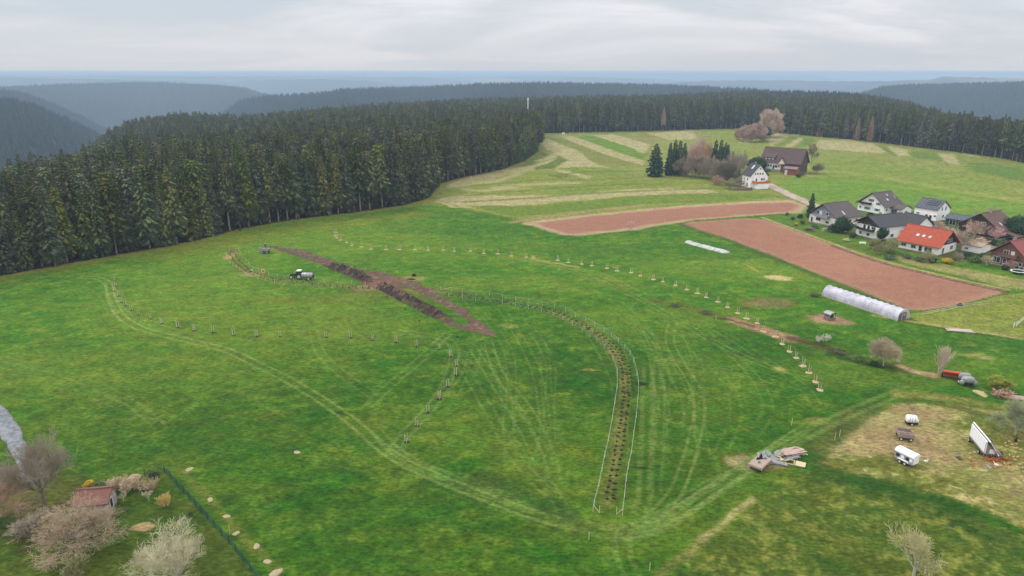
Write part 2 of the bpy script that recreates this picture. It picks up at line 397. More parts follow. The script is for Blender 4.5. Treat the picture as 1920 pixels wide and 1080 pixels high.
    for pts in ([(60, 130), (160, 140), (300, 210), (480, 270), (560, 320), (610, 370), (640, 395), (760, 440), (850, 470), (560, 455), (300, 465), (230, 480), (290, 430), (370, 385), (330, 350), (250, 320), (150, 270), (70, 200)],
                [(300, 120), (460, 125), (700, 210), (900, 290), (1060, 340), (1230, 390), (1200, 440), (1060, 410), (860, 350), (700, 290), (420, 180)],
                [(640, 108), (880, 96), (1040, 140), (1290, 210), (1230, 310), (1160, 295), (1110, 260), (900, 190), (760, 140)],
                [(1240, 88), (1500, 70), (1751, 55), (1800, 150), (1500, 165), (1380, 130)],
                [(215, 482), (320, 490), (550, 535), (650, 560), (600, 592), (480, 560), (260, 510)],
                [(-1100, 830), (-900, 770), (-500, 770), (0, 765), (300, 760), (600, 735), (1000, 695), (1400, 690), (1900, 700), (2100, 745), (1751, 742), (1000, 782), (500, 822), (0, 868), (-500, 905), (-900, 905)],
                [(-1020, 700), (-900, 640), (-760, 560), (-500, 520), (-300, 480), (0, 440), (200, 370), (270, 360), (150, 430), (-150, 505), (-400, 580), (-560, 640), (-700, 660), (-900, 690)]):
        poly(Z5(pts), mown, .95, soft=1.0, nz=.08)
    for pts, cc in (([(170, 138), (310, 130), (500, 210), (700, 290), (900, 350), (1110, 412), (980, 450), (850, 462), (740, 425), (620, 388), (560, 320), (480, 265), (300, 200)], S(124, 132, 70)),
                    ([(450, 122), (650, 113), (900, 190), (1110, 258), (1160, 295), (1235, 320), (1220, 385), (1060, 335), (850, 262), (650, 190)], S(98, 138, 48)),
                    ([(900, 98), (1240, 88), (1380, 130), (1480, 165), (1290, 215), (1040, 142)], S(132, 135, 74)),
                    ([(160, 278), (200, 282), (290, 335), (372, 385), (290, 430), (210, 475), (0, 490), (60, 445), (210, 395), (270, 365), (240, 325)], S(92, 118, 56)),
                    ([(60, 290), (130, 300), (190, 350), (100, 395), (-60, 440), (-300, 470), (-200, 430)], S(82, 116, 50)),
                    ([(300, 470), (600, 455), (1000, 490), (1150, 500), (900, 540), (560, 530), (380, 500)], S(118, 142, 70)),
                    ([(200, 548), (340, 520), (400, 560), (280, 590)], S(110, 122, 66)),
                    ([(0, 690), (250, 650), (560, 640), (900, 610), (1200, 600), (1700, 640), (1000, 680), (640, 725), (300, 745)], S(122, 142, 70)),
                    ([(-750, 880), (0, 880), (500, 835), (870, 792), (1300, 760), (1751, 747), (2500, 745), (2920, 805), (2700, 800), (1751, 842), (1170, 868), (400, 945), (-150, 1010), (-400, 960)], S(108, 136, 60))):
        poly(Z5(pts), cc, .92, soft=.8, nz=.08)
    for pts in ([(872, 354), (900, 358), (960, 352)], [(862, 369), (885, 373), (925, 368)], [(915, 343), (938, 337), (965, 328), (992, 316)], [(1008, 302), (1038, 292), (1048, 277), (1028, 262)], [(930, 352), (1000, 346), (1080, 343)]):
        stroke(pts, 4.2, mown, .85, .2)
    for pts in ([(870, 379), (1000, 371), (1100, 363), (1250, 356), (1340, 353)], [(880, 366), (1000, 357), (1120, 348), (1200, 345)], [(900, 347), (1000, 339), (1100, 336), (1180, 334)], [(1030, 330), (1100, 322), (1180, 320)]):
        stroke(pts, 2.4, S(96, 120, 56), .8, .25)
    rows = fbm(x*.98+y*.2, (y-x*.16)*7, 26, 3, 41)
    m = ((D > 330) & (z > -1) & (az > -0.1)).astype(float)
    setc(m*sstep(.52, .7, rows)*.20, mown); setc(m*sstep(.5, .3, rows)*.25, far_g)
    for pts in ([(410, 90), (600, 90), (800, 120), (890, 180), (830, 195), (760, 185), (600, 172), (420, 165), (380, 150)], [(880, 130), (1050, 160), (1062, 212), (970, 210)], [(1265, 188), (1400, 198), (1452, 282), (1335, 257)],
                [(120, 140), (230, 70), (275, 70), (190, 145)], [(60, 0), (0, 110), (20, 140), (170, 60), (100, 55)], [(350, 130), (380, 85), (420, 90), (400, 140), (330, 160)], [(1440, 190), (1600, 215), (1600, 225), (1500, 215)]):
        poly(Z7(pts), mown, .85, soft=1.0)
    for pts in ([(810, 122), (870, 138), (975, 205), (920, 205)], [(1065, 170), (1260, 190), (1325, 255), (1110, 225), (1065, 212)], [(275, 72), (360, 85), (320, 130), (210, 150)], [(200, 70), (215, 75), (90, 145), (40, 130), (120, 100)]):
        poly(Z7(pts), S(100, 128, 62), .8, soft=1.5)
    stroke([(1545, 320), (1640, 330), (1760, 352), (1920, 378)], 7, S(160, 165, 95), .5, .6, True)
    stroke([(1560, 336), (1700, 352), (1830, 376)], 5, S(150, 162, 88), .4, .6, True)
    stroke([(960, 417), (1010, 409), (1100, 396), (1200, 386)], 2.3, tan, .9)
    stroke([(990, 420), (1060, 410), (1150, 401), (1280, 388), (1400, 380), (1480, 377)], 3.0, straw, .9)
    stroke([(1000, 421), (1100, 408), (1250, 394)], .8, S(120, 110, 70), .7)
    stroke([(790, 376), (830, 378), (880, 393), (980, 413), (1060, 441)], 1.0, S(140, 146, 80), .6)
    stroke([(1384, 268), (1400, 266), (1424, 262)], 1.2, S(205, 195, 180), .9)
    # ---- ploughed fields
    fl = S(160, 119, 100)
    for F in (FIELD1, FIELD2):
        P = GP(F); m = inpoly(x, y, P).astype(float)
        g = fbm((x*.80-y*.6)*.9, (x*.6+y*.8)*.22, 1.6, 4, 60, .7)
        setc(m, fl); setc(m*sstep(.5, .75, g)*.08, S(186, 140, 120)); setc(m*sstep(.5, .28, g)*.08, S(158, 112, 95)); setc(m*sstep(.55, .8, nb)*.3, S(185, 140, 115))
        d = segdist(XW, YW, P, 6, True); setc(sstep(4.5, .5, d)*m*(.75 if F is FIELD1 else .25), straw)
        d2 = segdist(XW, YW, P, 4, True)
        setc(sstep(2.6, .6, d2)*(1-m)*.6, straw if F is FIELD1 else S(104, 112, 56))
    stroke([(1277, 421), (1380, 456), (1550, 524), (1690, 580)], 2.6, S(62, 92, 40), .7, .7, True)
    stroke([(1560, 461), (1640, 489), (1720, 510), (1800, 529), (1884, 547)], .9, S(96, 66, 58), .9, .2)
    stroke([(1430, 408), (1560, 456), (1640, 484), (1720, 505), (1800, 524), (1890, 543)], .9, S(190, 168, 130), .8, .3)
    stroke([(1305, 414), (1400, 407), (1480, 401)], 2, S(78, 112, 44), .9)
    # ---- village strip and gardens
    poly([(1440, 404), (1500, 402), (1530, 420), (1560, 432), (1610, 455), (1690, 476), (1760, 500), (1860, 512), (2000, 520), (2000, 548), (1888, 543), (1800, 523), (1720, 504), (1640, 483), (1560, 455), (1470, 421)], S(92, 124, 50), .9, soft=1.5, nz=.2)
    poly([(1500, 402), (1530, 395), (1600, 400), (1700, 404), (1800, 420), (1900, 440), (2000, 470), (2000, 512), (1860, 500), (1760, 486), (1660, 464), (1560, 432)], S(96, 108, 62), .85, soft=1.5, nz=.3)
    poly([(1640, 476), (1690, 480), (1800, 500), (1900, 520), (2000, 530), (2000, 552), (1880, 540), (1800, 518), (1700, 496)], S(160, 155, 100), .75, soft=2, nz=.5)
    poly(YARD, S(168, 150, 136), 1, warp=False)
    poly(ROAD, S(188, 176, 164), 1, warp=False)
    stroke([(1440, 352), (1480, 371), (1513, 385), (1540, 393)], .8, S(120, 110, 90), .7)
    # ---- right-hand paddock
    poly([(1700, 592), (1740, 584), (1800, 573), (1890, 551), (2000, 548), (2080, 560), (2080, 665), (1920, 634), (1800, 616), (1730, 606)], S(138, 148, 78), .9, nz=.25)
    stroke([(1640, 592), (1730, 606), (1800, 617), (1920, 636), (2050, 660)], .9, S(168, 162, 112), .8)
    stroke([(1700, 606), (1800, 621), (1860, 630)], .8, S(60, 92, 40), .7)
    blob(1555, 601, 5.6, 5.2, S(176, 140, 118), 1.0, .2); blob(1457, 521, 4.6, 3.4, S(200, 182, 136), .95, .3); blob(1431, 568, 9, 5, S(134, 116, 80), .75, .6)
    for a, b, rx, ry in ((1820, 648, 3.2, .7), (1826, 647, 2, 1), (1842, 668, 3.2, 2), (1856, 671, 2, 1), (1812, 666, 4, .6), (1700, 663, 3, .6), (1457, 690, 2, 1.4), (1460, 692, 1.6, 1.6), (1530, 790, 2.6, 1.5), (952, 611, 2.6, 1.8), (1112, 778, 1.6, .5), (1100, 695, 1.6, .5), (1115, 694, 1.4, .4)):
        blob(a, b, rx, ry, S(170, 170, 108), .55, .6)
    # weedy bank running through the meadow
    bank = [(1225, 564), (1280, 576), (1330, 588), (1378, 601), (1420, 614), (1470, 632), (1520, 645), (1570, 660), (1620, 676), (1680, 690), (1740, 702), (1790, 706)]
    stroke(bank, 2.6, S(104, 108, 62), .75, .8, True)
    stroke([(1380, 602), (1430, 618), (1480, 634)], 2.8, S(160, 126, 102), .9, .3, True)
    stroke([(1482, 634), (1530, 646), (1560, 654)], 1.8, S(70, 62, 48), .8, .5, True)
    stroke([(1560, 664), (1620, 682), (1660, 690)], 2.0, S(40, 78, 36), .8, .5, True)
    stroke([(1692, 688), (1715, 696), (1745, 702)], 1.6, S(186, 164, 128), .85, .3, True)
    stroke([(1345, 593), (1390, 601), (1420, 610)], .8, S(46, 66, 40), .7, .4, True, off=-1.5)
    # ---- hen paddock and lower right meadow
    poly([(1225, 1085), (1300, 1025), (1400, 935), (1440, 905), (1500, 880), (1540, 868), (1640, 905), (1760, 940), (1850, 970), (2000, 1030), (2100, 1120), (1200, 1120)], S(98, 122, 54), .85, soft=3, nz=.35)
    m_ = inpoly(XW, YW, GP([(1225, 1085), (1300, 1025), (1400, 935), (1500, 880), (1640, 910), (1760, 945), (2000, 1030), (2100, 1150), (1200, 1150)])).astype(float)
    setc(m_*sstep(.50, .68, nm*.4+nf*.6)*.55, S(146, 150, 84)); setc(m_*sstep(.5, .3, nm)*.5, S(60, 96, 40))
    hp = [(1528, 868), (1545, 850), (1575, 822), (1610, 795), (1650, 768), (1690, 752), (1740, 750), (1800, 758), (1870, 768), (2000, 780), (2150, 1000), (1960, 1010), (1900, 985), (1830, 955), (1760, 933), (1690, 914), (1620, 898), (1560, 885)]
    poly(hp, S(150, 146, 92), .95, soft=1.2, nz=.1)
    m_ = inpoly(XW, YW, GP(hp)).astype(float)
    setc(m_*sstep(.48, .62, nm*.6+nf*.4)*.6, S(118, 132, 64)); setc(m_*sstep(.52, .66, nb*.5+ns*.5)*.6, S(160, 146, 104)); setc(m_*sstep(.56, .7, nf*.6+ns*.4)*.5, S(186, 172, 126))
    for b in ((1640, 800, 9, 6), (1740, 790, 7, 8), (1700, 830, 5, 5), (1765, 850, 10, 5), (1900, 905, 12, 5), (1590, 840, 6, 5)): blob(*b, S(162, 146, 106), .6, .5)
    for b in ((1640, 870, 9, 3), (1760, 905, 14, 3), (1840, 800, 8, 4), (1880, 830, 6, 5)): blob(*b, S(104, 128, 54), .7, .5)
    blob(1858, 872, 5.0, 2.2, S(160, 120, 88), .7, .5); blob(1830, 862, 3.5, 1.6, S(158, 122, 90), .6, .5)
    stroke([(1690, 742), (1740, 742), (1810, 752), (1900, 768)], 2.2, S(150, 146, 88), .7, .5, True)
    stroke([(1700, 752), (1760, 756), (1850, 780)], 1.4, S(72, 108, 44), .6, .4, True)
    stroke([(1412, 935), (1380, 960), (1345, 992), (1318, 1012)], .8, S(160, 152, 108), .65, .9, True)
    stroke([(1318, 1012), (1260, 1060), (1230, 1080)], 1.0, S(134, 134, 84), .7, .6, True)
    stroke([(1530, 868), (1565, 830), (1600, 800), (1650, 765)], 1.3, S(96, 116, 74), .5, .6, True)
    stroke([(1545, 890), (1640, 915), (1760, 948), (1850, 985), (1950, 1040)], 3.2, S(50, 94, 34), .65, .3, True)
    stroke([(1540, 870), (1590, 820), (1690, 740)], 2.4, S(58, 100, 36), .5, .3, True, off=3.2)
    blob(1400, 868, 3.4, 2.6, S(160, 142, 112), .8, .4); blob(1450, 870, 3.2, 2.2, S(146, 130, 98), .7, .4)
    # ---- garden, lower left
    gp = [(-400, 870), (0, 870), (100, 872), (200, 905), (270, 890), (309, 882), (360, 940), (420, 1008), (482, 1085), (520, 1150), (-500, 1150)]
    poly(gp, S(80, 108, 44), .9, nz=.2)
    m_ = inpoly(XW, YW, GP(gp)).astype(float)
    setc(m_*sstep(.48, .66, nm*.5+nb*.5)*.6, S(110, 124, 60)); setc(m_*sstep(.5, .3, nb*.4+nm*.6)*.7, S(52, 86, 34))
    blob(90, 960, 8, 8, S(112, 98, 72), .6, .5); blob(20, 940, 6, 8, S(104, 96, 70), .6, .5); blob(270, 987, 1.6, 1.0, S(176, 150, 116), .9, .2); blob(250, 900, 5, 2, S(128, 116, 84), .5, .5)
    stroke([(318, 886), (370, 940), (430, 1005), (500, 1085)], .9, S(132, 144, 78), .5, .8, True, off=1.4)
    # ---- planting strips
    mainc = [(835, 551), (900, 560), (970, 569), (1030, 583), (1080, 603), (1120, 625), (1150, 655), (1170, 690), (1175, 720), (1170, 780), (1160, 850), (1147, 920), (1142, 950)]
    stroke(mainc, 3.0, S(84, 112, 52), .25, .6)
    stroke([(1030, 583), (1080, 603), (1120, 625), (1150, 655), (1167, 690), (1171, 720), (1166, 780), (1155, 850), (1142, 920), (1137, 945)], 1.3, S(138, 132, 84), .6, .9)
    armc = [(436, 466), (438, 482), (448, 496), (462, 508), (485, 517), (530, 526), (580, 532), (640, 536), (690, 540)]
    stroke(armc, 1.9, S(120, 116, 78), .6, .5)
    blob(434, 480, 2.0, 7, S(188, 150, 116), .7, .4); blob(470, 514, 6, 3, S(170, 160, 116), .6, .4)
    # ---- wheel tracks
    trk = S(140, 166, 108); trk2 = S(150, 172, 112)
    def tracks(pts, a=.6, wd=.34, gap=.95, c_=trk):
        a *= .70
        stroke(pts, wd, c_, a, .5, off=gap); stroke(pts, wd, c_, a, .5, off=-gap)
    tracks([(150, 520), (185, 522), (204, 535), (209, 560), (225, 590), (262, 615), (330, 633), (420, 655), (480, 682), (540, 712), (600, 748), (660, 790), (715, 838), (760, 868), (830, 900), (920, 935), (1010, 968), (1080, 985)], .85, .38, c_=trk2)
    tracks([(205, 528), (225, 580), (300, 612), (420, 648)], .45, .45)
    tracks([(735, 850), (760, 812), (800, 772), (836, 720), (852, 668), (842, 640), (800, 628), (740, 622)], .6)
    tracks([(735, 850), (775, 800), (825, 745), (858, 700), (870, 660)], .5)
    tracks([(690, 760), (740, 715), (790, 672), (840, 625)], .6)
    tracks([(588, 620), (600, 660), (640, 700), (705, 745)], .5)
    tracks([(885, 650), (930, 720), (975, 790), (1010, 860), (1022, 900), (1060, 960)], .5)
    tracks([(915, 640), (935, 700), (990, 770), (1028, 850), (1040, 900)], .55)
    tracks([(850, 660), (900, 740), (950, 830), (985, 880), (1030, 925)], .4)
    tracks([(1262, 604), (1256, 640), (1275, 680), (1300, 720), (1312, 765), (1300, 830), (1285, 880), (1262, 930), (1220, 975)], .6, c_=trk2)
    tracks([(1180, 600), (1230, 640), (1262, 700), (1290, 760), (1290, 820)], .4)
    tracks([(1060, 966), (1110, 992), (1170, 1002), (1225, 990), (1280, 960), (1330, 925), (1400, 880), (1480, 832), (1570, 785), (1650, 750), (1710, 728)], .6, .6, c_=trk2)
    tracks([(1160, 1000), (1230, 975), (1290, 935), (1340, 905), (1420, 870)], .5)
    tracks([(1215, 690), (1214, 740), (1213, 800), (1211, 860), (1208, 930), (1200, 960)], .55, .5, .9)
    tracks([(1232, 700), (1236, 760), (1232, 850), (1226, 920)], .35)
    tracks([(990, 488), (1060, 505), (1130, 530), (1200, 560), (1290, 612), (1360, 652), (1450, 690), (1540, 706)], .55)
    tracks([(940, 478), (1040, 498), (1120, 512), (1180, 540)], .5, .6, c_=S(160, 160, 92))
    tracks([(800, 545), (880, 520), (950, 517)], .35); tracks([(830, 540), (920, 525), (1100, 545), (1180, 580)], .35)
    tracks([(1100, 600), (1200, 650), (1300, 690), (1420, 700), (1530, 740)], .35)
    tracks([(1330, 610), (1420, 665), (1500, 720), (1530, 760)], .4)
    tracks([(1320, 620), (1400, 690), (1440, 760), (1410, 820)], .3)
    tracks([(1280, 640), (1350, 700), (1380, 770), (1350, 850)], .3)
    tracks([(1480, 650), (1520, 690), (1560, 705), (1700, 728)], .4)
    tracks([(0, 672), (80, 690), (160, 715), (240, 752), (300, 800)], .35)
    tracks([(0, 682), (120, 715), (220, 760), (330, 790)], .25)
    tracks([(130, 525), (190, 550), (215, 600)], .3); tracks([(425, 520), (450, 540), (600, 600), (640, 640)], .25)
    tracks([(1170, 1005), (1168, 1040), (1185, 1080)], .5, .5); tracks([(600, 860), (800, 905), (980, 965), (1090, 1005)], .25)
    tracks([(650, 640), (740, 620), (820, 640), (900, 700)], .35); tracks([(660, 575), (655, 605), (700, 640)], .3)
    for q_ in range(16):
        x0_, y0_ = 860+q_*27.0, 560+((q_*53) % 70); x1_, y1_ = x0_+30+((q_*37) % 60), y0_+120+((q_*71) % 110)
        if x0_ > 1090 or x1_ < 1080: tracks([(x0_, y0_), ((x0_+x1_)/2+18, (y0_+y1_)/2-10), (x1_, y1_), (x1_+((q_*29) % 40)-25, y1_+70)], .26+.03*(q_ % 4), .28)
    for q_ in range(8): tracks([(1120+q_*9, 992+q_*2), (1220+q_*6, 985-q_*3), (1330+q_*8, 925-q_*6), (1440+q_*12, 850-q_*8)], .25, .3)
    for q_ in range(5): tracks([(700+q_*6, 800+q_*9), (760+q_*8, 862+q_*3), (880, 912-q_*3), (1000, 956-q_*4)], .3, .3)
    stroke([(905, 895), (950, 912), (1010, 940), (1070, 968)], 2.0, S(54, 90, 50), .55, .4, True)
    stroke([(1000, 480), (1010, 488), (1080, 500)], 1.0, S(176, 168, 108), .7, .5, True)
    stroke([(1395, 495), (1420, 508)], .8, S(160, 160, 90), .6)
    blob(1204, 720, 1.6, .9, S(50, 44, 34), .9, .2); blob(1201, 877, 1.3, .35, S(60, 54, 40), .9, .2)
    blob(772, 522, 4.5, 2.8, S(160, 136, 104), .8, .5); blob(690, 540, 4, 4, S(140, 120, 84), .6, .4); blob(760, 546, 16, 6, S(124, 118, 78), .6, .5)
    blob(675, 560, 30, 4, S(120, 126, 66), .4, .5)
    stroke(LEFT_EDGE, 5.5, S(142, 138, 72), .6, .4, True); stroke([(330, 475), (450, 447), (560, 428), (680, 414), (780, 402)], 9, S(138, 142, 66), .45, .5, True)
    # ---- woodland floor and distant woods
    fz = (fbm(x*.5, y*.5, 40, 4, 77) if n else 0)
    woods = ((D > edgeD(az)+1.0) & (np.abs(az) < R(62))).astype(float)
    setc(woods*(D < 1200), S(58, 58, 40))
    setc(sstep(1100, 1300, D), S(46, 62, 46))
    dec = sstep(.50, .66, fbm(x, y, 420, 4, 91))*(D > 1200); setc(dec*.6, S(92, 84, 76))
    dec = sstep(.58, .7, fbm(x, y, 1500, 4, 92))*(D > 6500); setc(dec*.8, S(150, 158, 120))
    # fine clumps over everything that grows
    soil_ = (inpoly(x, y, GP(FIELD1)) | inpoly(x, y, GP(FIELD2)))
    k = 1+((nf-.5)*.75+(ns-.5)*.30)*near*np.where(soil_, .25, 1.0)
    c = c*k[:, None]
    grassy = np.clip((c[:, 1]/(c[:, 0]+1e-4)-1.0)*3.5, 0, 1)[:, None]*near[:, None]
    nearer = 1-.26*sstep(230, 110, D)[:, None]*grassy  # grass near the camera darkened in its colour, imitating steep view and vignette
    c = c*(grassy*np.array((.78, .73, .42))+(1-grassy)*np.array((.84, .78, .70)))*nearer
    return np.clip(c, 0, 1)
def ground_mat(nm='meadow_ground', amp=1.0):
    m = bpy.data.materials.new(nm); m.use_nodes = True; t = m.node_tree; b = t.nodes['Principled BSDF']
    a = N(t, 'ShaderNodeVertexColor', layer_name='albedo'); co = N(t, 'ShaderNodeTexCoord')
    mp_ = N(t, 'ShaderNodeMapping'); mp_.inputs['Scale'].default_value = (.7, 1.25, 1); mp_.inputs['Rotation'].default_value = (0, 0, .35); L(t, co.outputs['Object'], mp_.inputs[0])
    n1 = N(t, 'ShaderNodeTexNoise'); n1.inputs['Scale'].default_value = .42; n1.inputs['Detail'].default_value = 6; n1.inputs['Roughness'].default_value = .72; L(t, mp_.outputs[0], n1.inputs['Vector'])
    r = ramp(t, [(.30, 1-.20*amp), (.5, 1.0), (.70, 1+.20*amp)], n1.outputs[0])
    n3 = N(t, 'ShaderNodeTexNoise'); n3.inputs['Scale'].default_value = 1.5; n3.inputs['Detail'].default_value = 4; n3.inputs['Roughness'].default_value = .75; L(t, mp_.outputs[0], n3.inputs['Vector'])
    c = mixc(t, 1.0, mixc(t, 1.0, a.outputs[0], r.outputs[0], 'MULTIPLY'), ramp(t, [(.34, 1-.50*amp), (.5, 1.0), (.66, 1+.50*amp)], n3.outputs[0]).outputs[0], 'MULTIPLY')
    n2 = N(t, 'ShaderNodeTexNoise'); n2.inputs['Scale'].default_value = .16; n2.inputs['Detail'].default_value = 4; L(t, mp_.outputs[0], n2.inputs['Vector'])
    hs = N(t, 'ShaderNodeHueSaturation'); L(t, c, hs.inputs['Color']); L(t, math_(t, 'MULTIPLY_ADD', n2.outputs[0], -.10*amp, .5+.05*amp), hs.inputs['Hue'])
    L(t, hs.outputs[0], b.inputs['Base Color']); b.inputs['Roughness'].default_value = .95; b.inputs['Specular IOR Level'].default_value = .1
    bp = N(t, 'ShaderNodeBump'); bp.inputs['Strength'].default_value = .55; bp.inputs['Distance'].default_value = .6
    L(t, n1.outputs[0], bp.inputs['Height']); L(t, bp.outputs[0], b.inputs['Normal'])
    return m
build_ground()
# ---------------------------------------------------------------- conifers
MB_BARK = mat('bark', S(150, 134, 114), .95, .25, 6)
MB_NEEDLE = mat('needles', S(66, 78, 44), .85, .40, .45, .15, objvar=.42)
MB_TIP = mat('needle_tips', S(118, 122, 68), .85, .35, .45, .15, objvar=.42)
MB_NEEDLE_Y = mat('young_needles', S(76, 94, 54), .85, .25, .9, .15, objvar=.2)
MB_DEAD = mat('dry_needles', S(168, 134, 108), .9, .25, 1.0, .1, objvar=.15)
MB_FIR_D = mat('dark_needles', S(52, 76, 60), .85, .25, .9, .15, objvar=.15)
def spruce_crown(H, Rm, low, rows, per, seed, ragged=.25, shape=.8):
    r = random.Random(seed); mb = MB(); mb.tips = []
    z = H*low; rows = int(rows*1.1); dz = H*(1-low)/rows
    for i in range(rows):
        zz = z+dz*i; t = (zz-H*low)/(H*(1-low))
        rad = Rm*(1-t)**shape*(1-.35*max(0, .18-t)/.18)+.12
        nb_ = max(5, int((per+3)*(0.55+.45*(1-t))))
        a0 = r.random()*6.28
        for k in range(nb_):
            a = a0+6.283*k/nb_+r.uniform(-.25, .25); ln = rad*r.uniform(1-ragged, 1+ragged*.6)
            zb = zz+r.uniform(-.25, .25)*dz; w = ln*.15+.11
            ca, sa = math.cos(a), math.sin(a)
            P = lambda u, v, h: (ca*u-sa*v, sa*u+ca*v, zb+h)
            up = ln*(.10 if t > .5 else .02); dn = -ln*(.28+.25*(1-t))*r.uniform(.7, 1.2)
            # the frond: a bent spray, its two halves hanging like a roof, with drooping twigs under it
            mb.add([P(0, 0, 0), P(ln*.45, 0, up), P(ln*.45, w, up-w*.55), P(ln*.45, -w, up-w*.55), P(ln, 0, dn*.75), P(ln*.8, w*.55, dn*.8), P(ln*.8, -w*.55, dn*.8)],
                   [(0, 2, 1), (0, 1, 3), (1, 2, 5, 4), (1, 4, 6, 3)])
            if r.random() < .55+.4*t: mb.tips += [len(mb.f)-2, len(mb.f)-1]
            for q in range(3):
                u = ln*r.uniform(.35, .95); v = r.uniform(-w, w)*.8; h = up+(dn*.6 if u > ln*.6 else -w*.2); s_ = ln*.16+.14
                mb.add([P(u-s_, v-s_*.3, h+.05), P(u+s_, v+s_*.3, h), P(u+r.uniform(-.1, .2), v, h-s_*1.9-.2)], [(0, 1, 2)])
    mb.tube((0, 0, H*.93), (0, 0, H*1.02), .10, .0, 5)
    return mb
def trunk_mb(H, r0, lean=0.0, top=.97): return MB().tube((0, 0, -.6), (lean, 0, H*top), r0, r0*.12, 7)
def sparse_add(mb, H, low, seed):      # dead snags under the living crown
    r = random.Random(seed)
    for i in range(12):
        z = H*r.uniform(.12, low+.08); a = r.random()*6.28; l = r.uniform(.8, 2.2)
        mb.tube((0, 0, z), (math.cos(a)*l, math.sin(a)*l, z-.2), .05, .0, 3)
    return mb
# kinds: name, H, radius, low, rows, per, seed, material
KINDS = [('spruce_tree', 27, 4.2, .10, 24, 10, 1, MB_NEEDLE), ('spruce_tree', 29, 4.7, .16, 25, 10, 2, MB_NEEDLE), ('spruce_tree', 25, 3.9, .07, 23, 9, 3, MB_NEEDLE),
         ('spruce_tree', 30, 4.0, .30, 22, 9, 4, MB_NEEDLE), ('fir_tree', 27, 5.0, .30, 18, 11, 5, MB_NEEDLE), ('spruce_tree', 22, 3.4, .04, 22, 9, 6, MB_NEEDLE)]
protos = []
for nm, H, Rm, low, rows, per, sd_, m in KINDS:
    cm = spruce_crown(H, Rm, low, rows, per, sd_, shape=(.40 if nm == 'fir_tree' else .62), ragged=.42)
    tm = sparse_add(trunk_mb(H, H*.0125), H, low, sd_)
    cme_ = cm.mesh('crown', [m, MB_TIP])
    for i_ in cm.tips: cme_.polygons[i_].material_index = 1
    protos.append((nm, H, cme_, tm.mesh('trunk', MB_BARK), cm, tm))
def merged(name, crown, trunk, m1, m2):
    mb = MB(); mb.add(crown.v, crown.f); k = len(crown.f); mb.add(trunk.v, trunk.f)
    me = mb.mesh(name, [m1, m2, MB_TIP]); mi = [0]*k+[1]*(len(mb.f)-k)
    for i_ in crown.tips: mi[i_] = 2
    me.polygons.foreach_set('material_index', mi); return me
def put_tree(kind, x, y, sc_, rz, label, group, cat='conifer', mats=None, zz=None, name=None, sxy=1.0):
    nm, H, cme, tme = protos[kind][:4]
    e = empty(name or nm, (x, y, float(terrain(math.atan2(x, y), math.hypot(x, y))) if zz is None else zz), rz, label, cat, group)
    e.scale = (sc_*sxy, sc_*sxy, sc_)
    for n_, me in (('trunk', tme), ('crown', cme)):
        if mats and n_ == 'crown':
            key = (me.name, mats.name)
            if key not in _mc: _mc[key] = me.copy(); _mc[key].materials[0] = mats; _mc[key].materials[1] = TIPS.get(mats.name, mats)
            me = _mc[key]
        o = bpy.data.objects.new(n_, me); COL.objects.link(o); o.parent = e
    return e
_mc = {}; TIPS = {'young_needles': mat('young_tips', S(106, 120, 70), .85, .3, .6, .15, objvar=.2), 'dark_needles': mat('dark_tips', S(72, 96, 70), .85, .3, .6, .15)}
# rows of single trees along both woodland edges
def along(pts, step, seed):
    r = random.Random(seed); P = [G(*p) for p in pts]; out = []; carry = 0
    for (x1, y1), (x2, y2) in zip(P, P[1:]):
        l = math.hypot(x2-x1, y2-y1); t = carry
        while t < l:
            out.append((x1+(x2-x1)*t/l, y1+(y2-y1)*t/l, -(y2-y1)/l, (x2-x1)/l)); t += step*r.uniform(.75, 1.25)
        carry = t-l
    return out
rt = random.Random(5)
placed = []
def free(x, y, d):
    for (a, b) in placed:
        if abs(a-x) < d and abs(b-y) < d and (a-x)**2+(b-y)**2 < d*d: return False
    return True
LGRP, BGRP = 'conifers along the left woodland edge', 'conifers along the far woodland edge'
cnt = 0
for row, off in ((0, 3.0), (1, 8.0)):
    for x, y, nx, ny in along(LEFT_EDGE, 5.4, 11+row):
        x += nx*(off+rt.uniform(-1, 1.5)); y += ny*(off+rt.uniform(-1, 1.5))
        if abs(math.atan2(x, y)) > R(41) or not free(x, y, 3.2): continue
        y540 = math.atan2(x, y)
        young = (x > -2) and math.hypot(x, y) > 380
        k = rt.choice([0, 1, 2, 2, 3, 4, 5]) if not young else 5
        s_ = rt.uniform(.86, 1.10)*(.60 if young and row == 0 else 1)
        put_tree(k, x, y, s_, rt.random()*6.28, 'dark green conifer in the front rows of the left woodland edge' if not young else 'small pointed conifer in the front rows at the right end of the left wood',
                 LGRP if not young else 'small conifers at the end of the left wood', mats=MB_NEEDLE_Y if (young and row == 0) else None)
        placed.append((x, y)); cnt += 1
for row, off in ((0, 3.0),):
    for x, y, nx, ny in along(BACK_EDGE, 6.0, 31+row):
        x += nx*(off+rt.uniform(-1, 2)); y += ny*(off+rt.uniform(-1, 2))
        if abs(math.atan2(x, y)) > R(41) or not free(x, y, 3.2): continue
        k = rt.choice([0, 1, 2, 3, 3, 3, 4]); s_ = rt.uniform(.88, 1.08)
        put_tree(k, x, y, s_, rt.random()*6.28, 'dark green conifer in the front row of the far woodland edge', BGRP)
        placed.append((x, y)); cnt += 1
print('edge trees', cnt)
